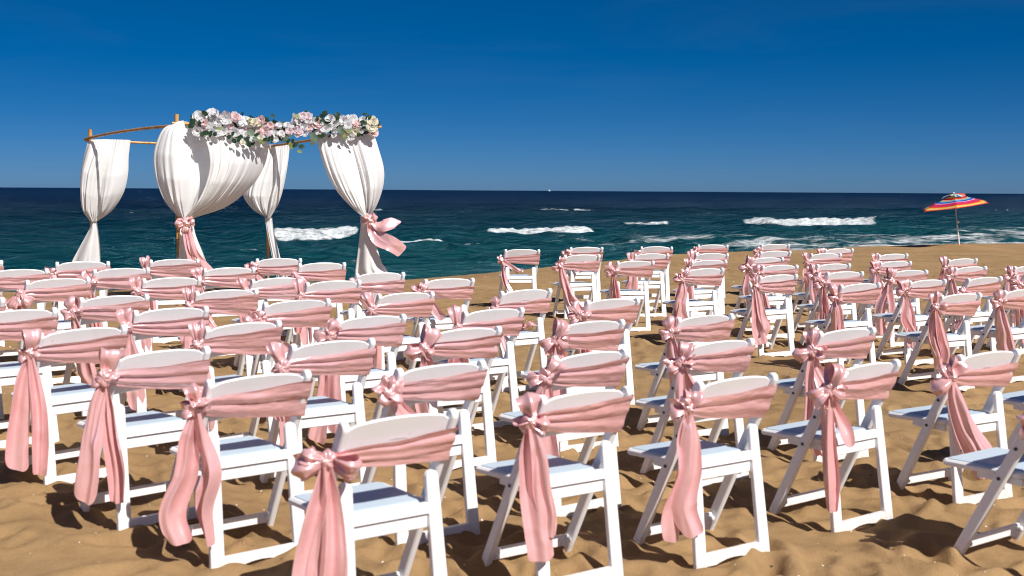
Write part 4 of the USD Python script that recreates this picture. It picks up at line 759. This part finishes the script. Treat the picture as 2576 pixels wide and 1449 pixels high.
for k in range(6):
    a0, a1 = an0 + k * math.pi / 3, an0 + (k + 1) * math.pi / 3; P, UVs = [], []
    for i, rf in enumerate(np.linspace(.20, 1, 22)):
        for s in np.linspace(0, 1, 13):
            q = can(rf, a0) * (1 - s) + can(rf, a1) * s; sag = math.sin(math.pi * s) * (.05 * rf) * (1 - .5 * rf)
            q = q - ax * sag + (c0 - q) * (0.055 * math.sin(math.pi * s) * max(0, rf - .8) / .2); P.append(q); UVs.append((s, (1 - rf) / .8))
    P = np.array(P); v_, f_ = P, grid_faces(22, 13)
    part(ub, 'canopy_panel', (v_, f_), 'stripe_cloth', True, uv=np.array(UVs))
    part(ub, 'rib', tube([can(rf, a0) - ax * .012 for rf in np.linspace(.05, 1.0, 8)], .005, 6), 'grey_pole', True)
P, UVs = [], []
for i, rf in enumerate(np.linspace(0, .34, 8)):
    for k in range(37):
        a = an0 + k * 2 * math.pi / 36; hexr = math.cos(math.pi / 6) / math.cos((k * 10 % 60 - 30) * math.pi / 180)
        P.append(can(rf * hexr, a) + ax * (.040 + .03 * math.sin(3 * a + 1) * rf / .34 + .05 * max(0, math.sin(a - 2.0)) * rf)); UVs.append((k / 36, ((k * 1.0 / 36 * 3.0 + 0.55) % 1.0)))
part(ub, 'vent', (np.array(P), grid_faces(8, 37)), 'vent_cloth', True, uv=np.array(UVs))
tipm = trimesh.creation.icosphere(2, .022); tipm.apply_translation(c0 + ax * .065); part(ub, 'tip', tipm, 'painted_pole', True)

# ------------------------------------------------------------------ a boat on the horizon
SB = at_y(1382, 483.5, 5200.0); SB[2] = SEA
bt = thing('sailing_boat', 'tiny pale sailing boat far out on the horizon', 'boat', SB)
hl = []
for t_, w_, z0_, z1_ in ((-1, .55, .3, 1.1), (-.5, .95, -.1, 1.0), (.2, 1.0, -.2, 1.05), (.7, .6, .0, 1.2), (1, .06, .6, 1.4)):
    hl += [(t_ * 4.6, -w_ * 1.3, z1_), (t_ * 4.6, w_ * 1.3, z1_), (t_ * 4.6, -w_ * .6, z0_), (t_ * 4.6, w_ * .6, z0_)]
part(bt, 'hull', hull(hl), 'painted_pole', 30); part(bt, 'mast', tube([(0.4, 0, 1), (0.4, 0, 9.4)], .09, 8), 'grey_pole', 30)
def sail(p, q, r_, bulge_):
    P = []
    for i in np.linspace(0, 1, 8):
        for s in np.linspace(0, 1, 6): c_ = np.array(p) * i + (1 - i) * (np.array(q) * (1 - s) + np.array(r_) * s); P.append(c_ + np.array([0, -bulge_ * math.sin(math.pi * s) * (1 - i), 0]))
    return np.array(P), grid_faces(8, 6)
part(bt, 'sail', sail((.3, 0, 9.2), (.3, 0, 2.0), (-4.0, .4, 2.0), .5), 'painted_pole', True); part(bt, 'sail', sail((.5, 0, 8.4), (.7, 0, 1.8), (4.3, -.2, 1.7), .5), 'painted_pole', True)

# ------------------------------------------------------------------ shell bits and dark weed on the sand
def bits(name, label, catg, n, lo, hi, flat, mat_, seed, amin, amax, near_=2.8, far_=20):
    q = np.random.RandomState(seed); ms = []
    base = trimesh.creation.icosphere(1, 1.0)
    while len(ms) < n:
        d = near_ + (far_ - near_) * q.rand() ** 1.35; a = q.uniform(amin, amax); x, y = d * math.sin(a), d * math.cos(a)
        if past_crest(x, y) > -.3: continue
        s = q.uniform(lo, hi) * (0.6 + d / 14); b = base.copy(); b.vertices = b.vertices * (s, s * q.uniform(.35, .9), s * flat) * (1 + .25 * q.randn(len(b.vertices), 1) * .5)
        b.apply_transform(trimesh.transformations.euler_matrix(q.uniform(-.5, .5), q.uniform(-.5, .5), q.uniform(0, 6.28))); b.apply_translation((x, y, ground(x, y) + s * flat * .5)); ms.append(b)
    p = usdkit.mesh(stage, '/World/' + name, cat(ms), LK + mat_, smooth=True); tag(p, label, catg, kind='stuff')
bits('shell_fragments', 'small white shell fragments scattered over the sand', 'shells', 900, .0025, .0065, .4, 'shell_white', 1, -.5, .5)
bits('amber_shells', 'small amber shell pieces scattered over the sand', 'shells', 500, .0025, .006, .4, 'shell_amber', 2, -.5, .5)
bits('weed_scraps', 'dark scraps of dry weed scattered over the sand', 'seaweed', 420, .003, .010, .3, 'dark_weed', 3, -.3, .5, 3, 26)
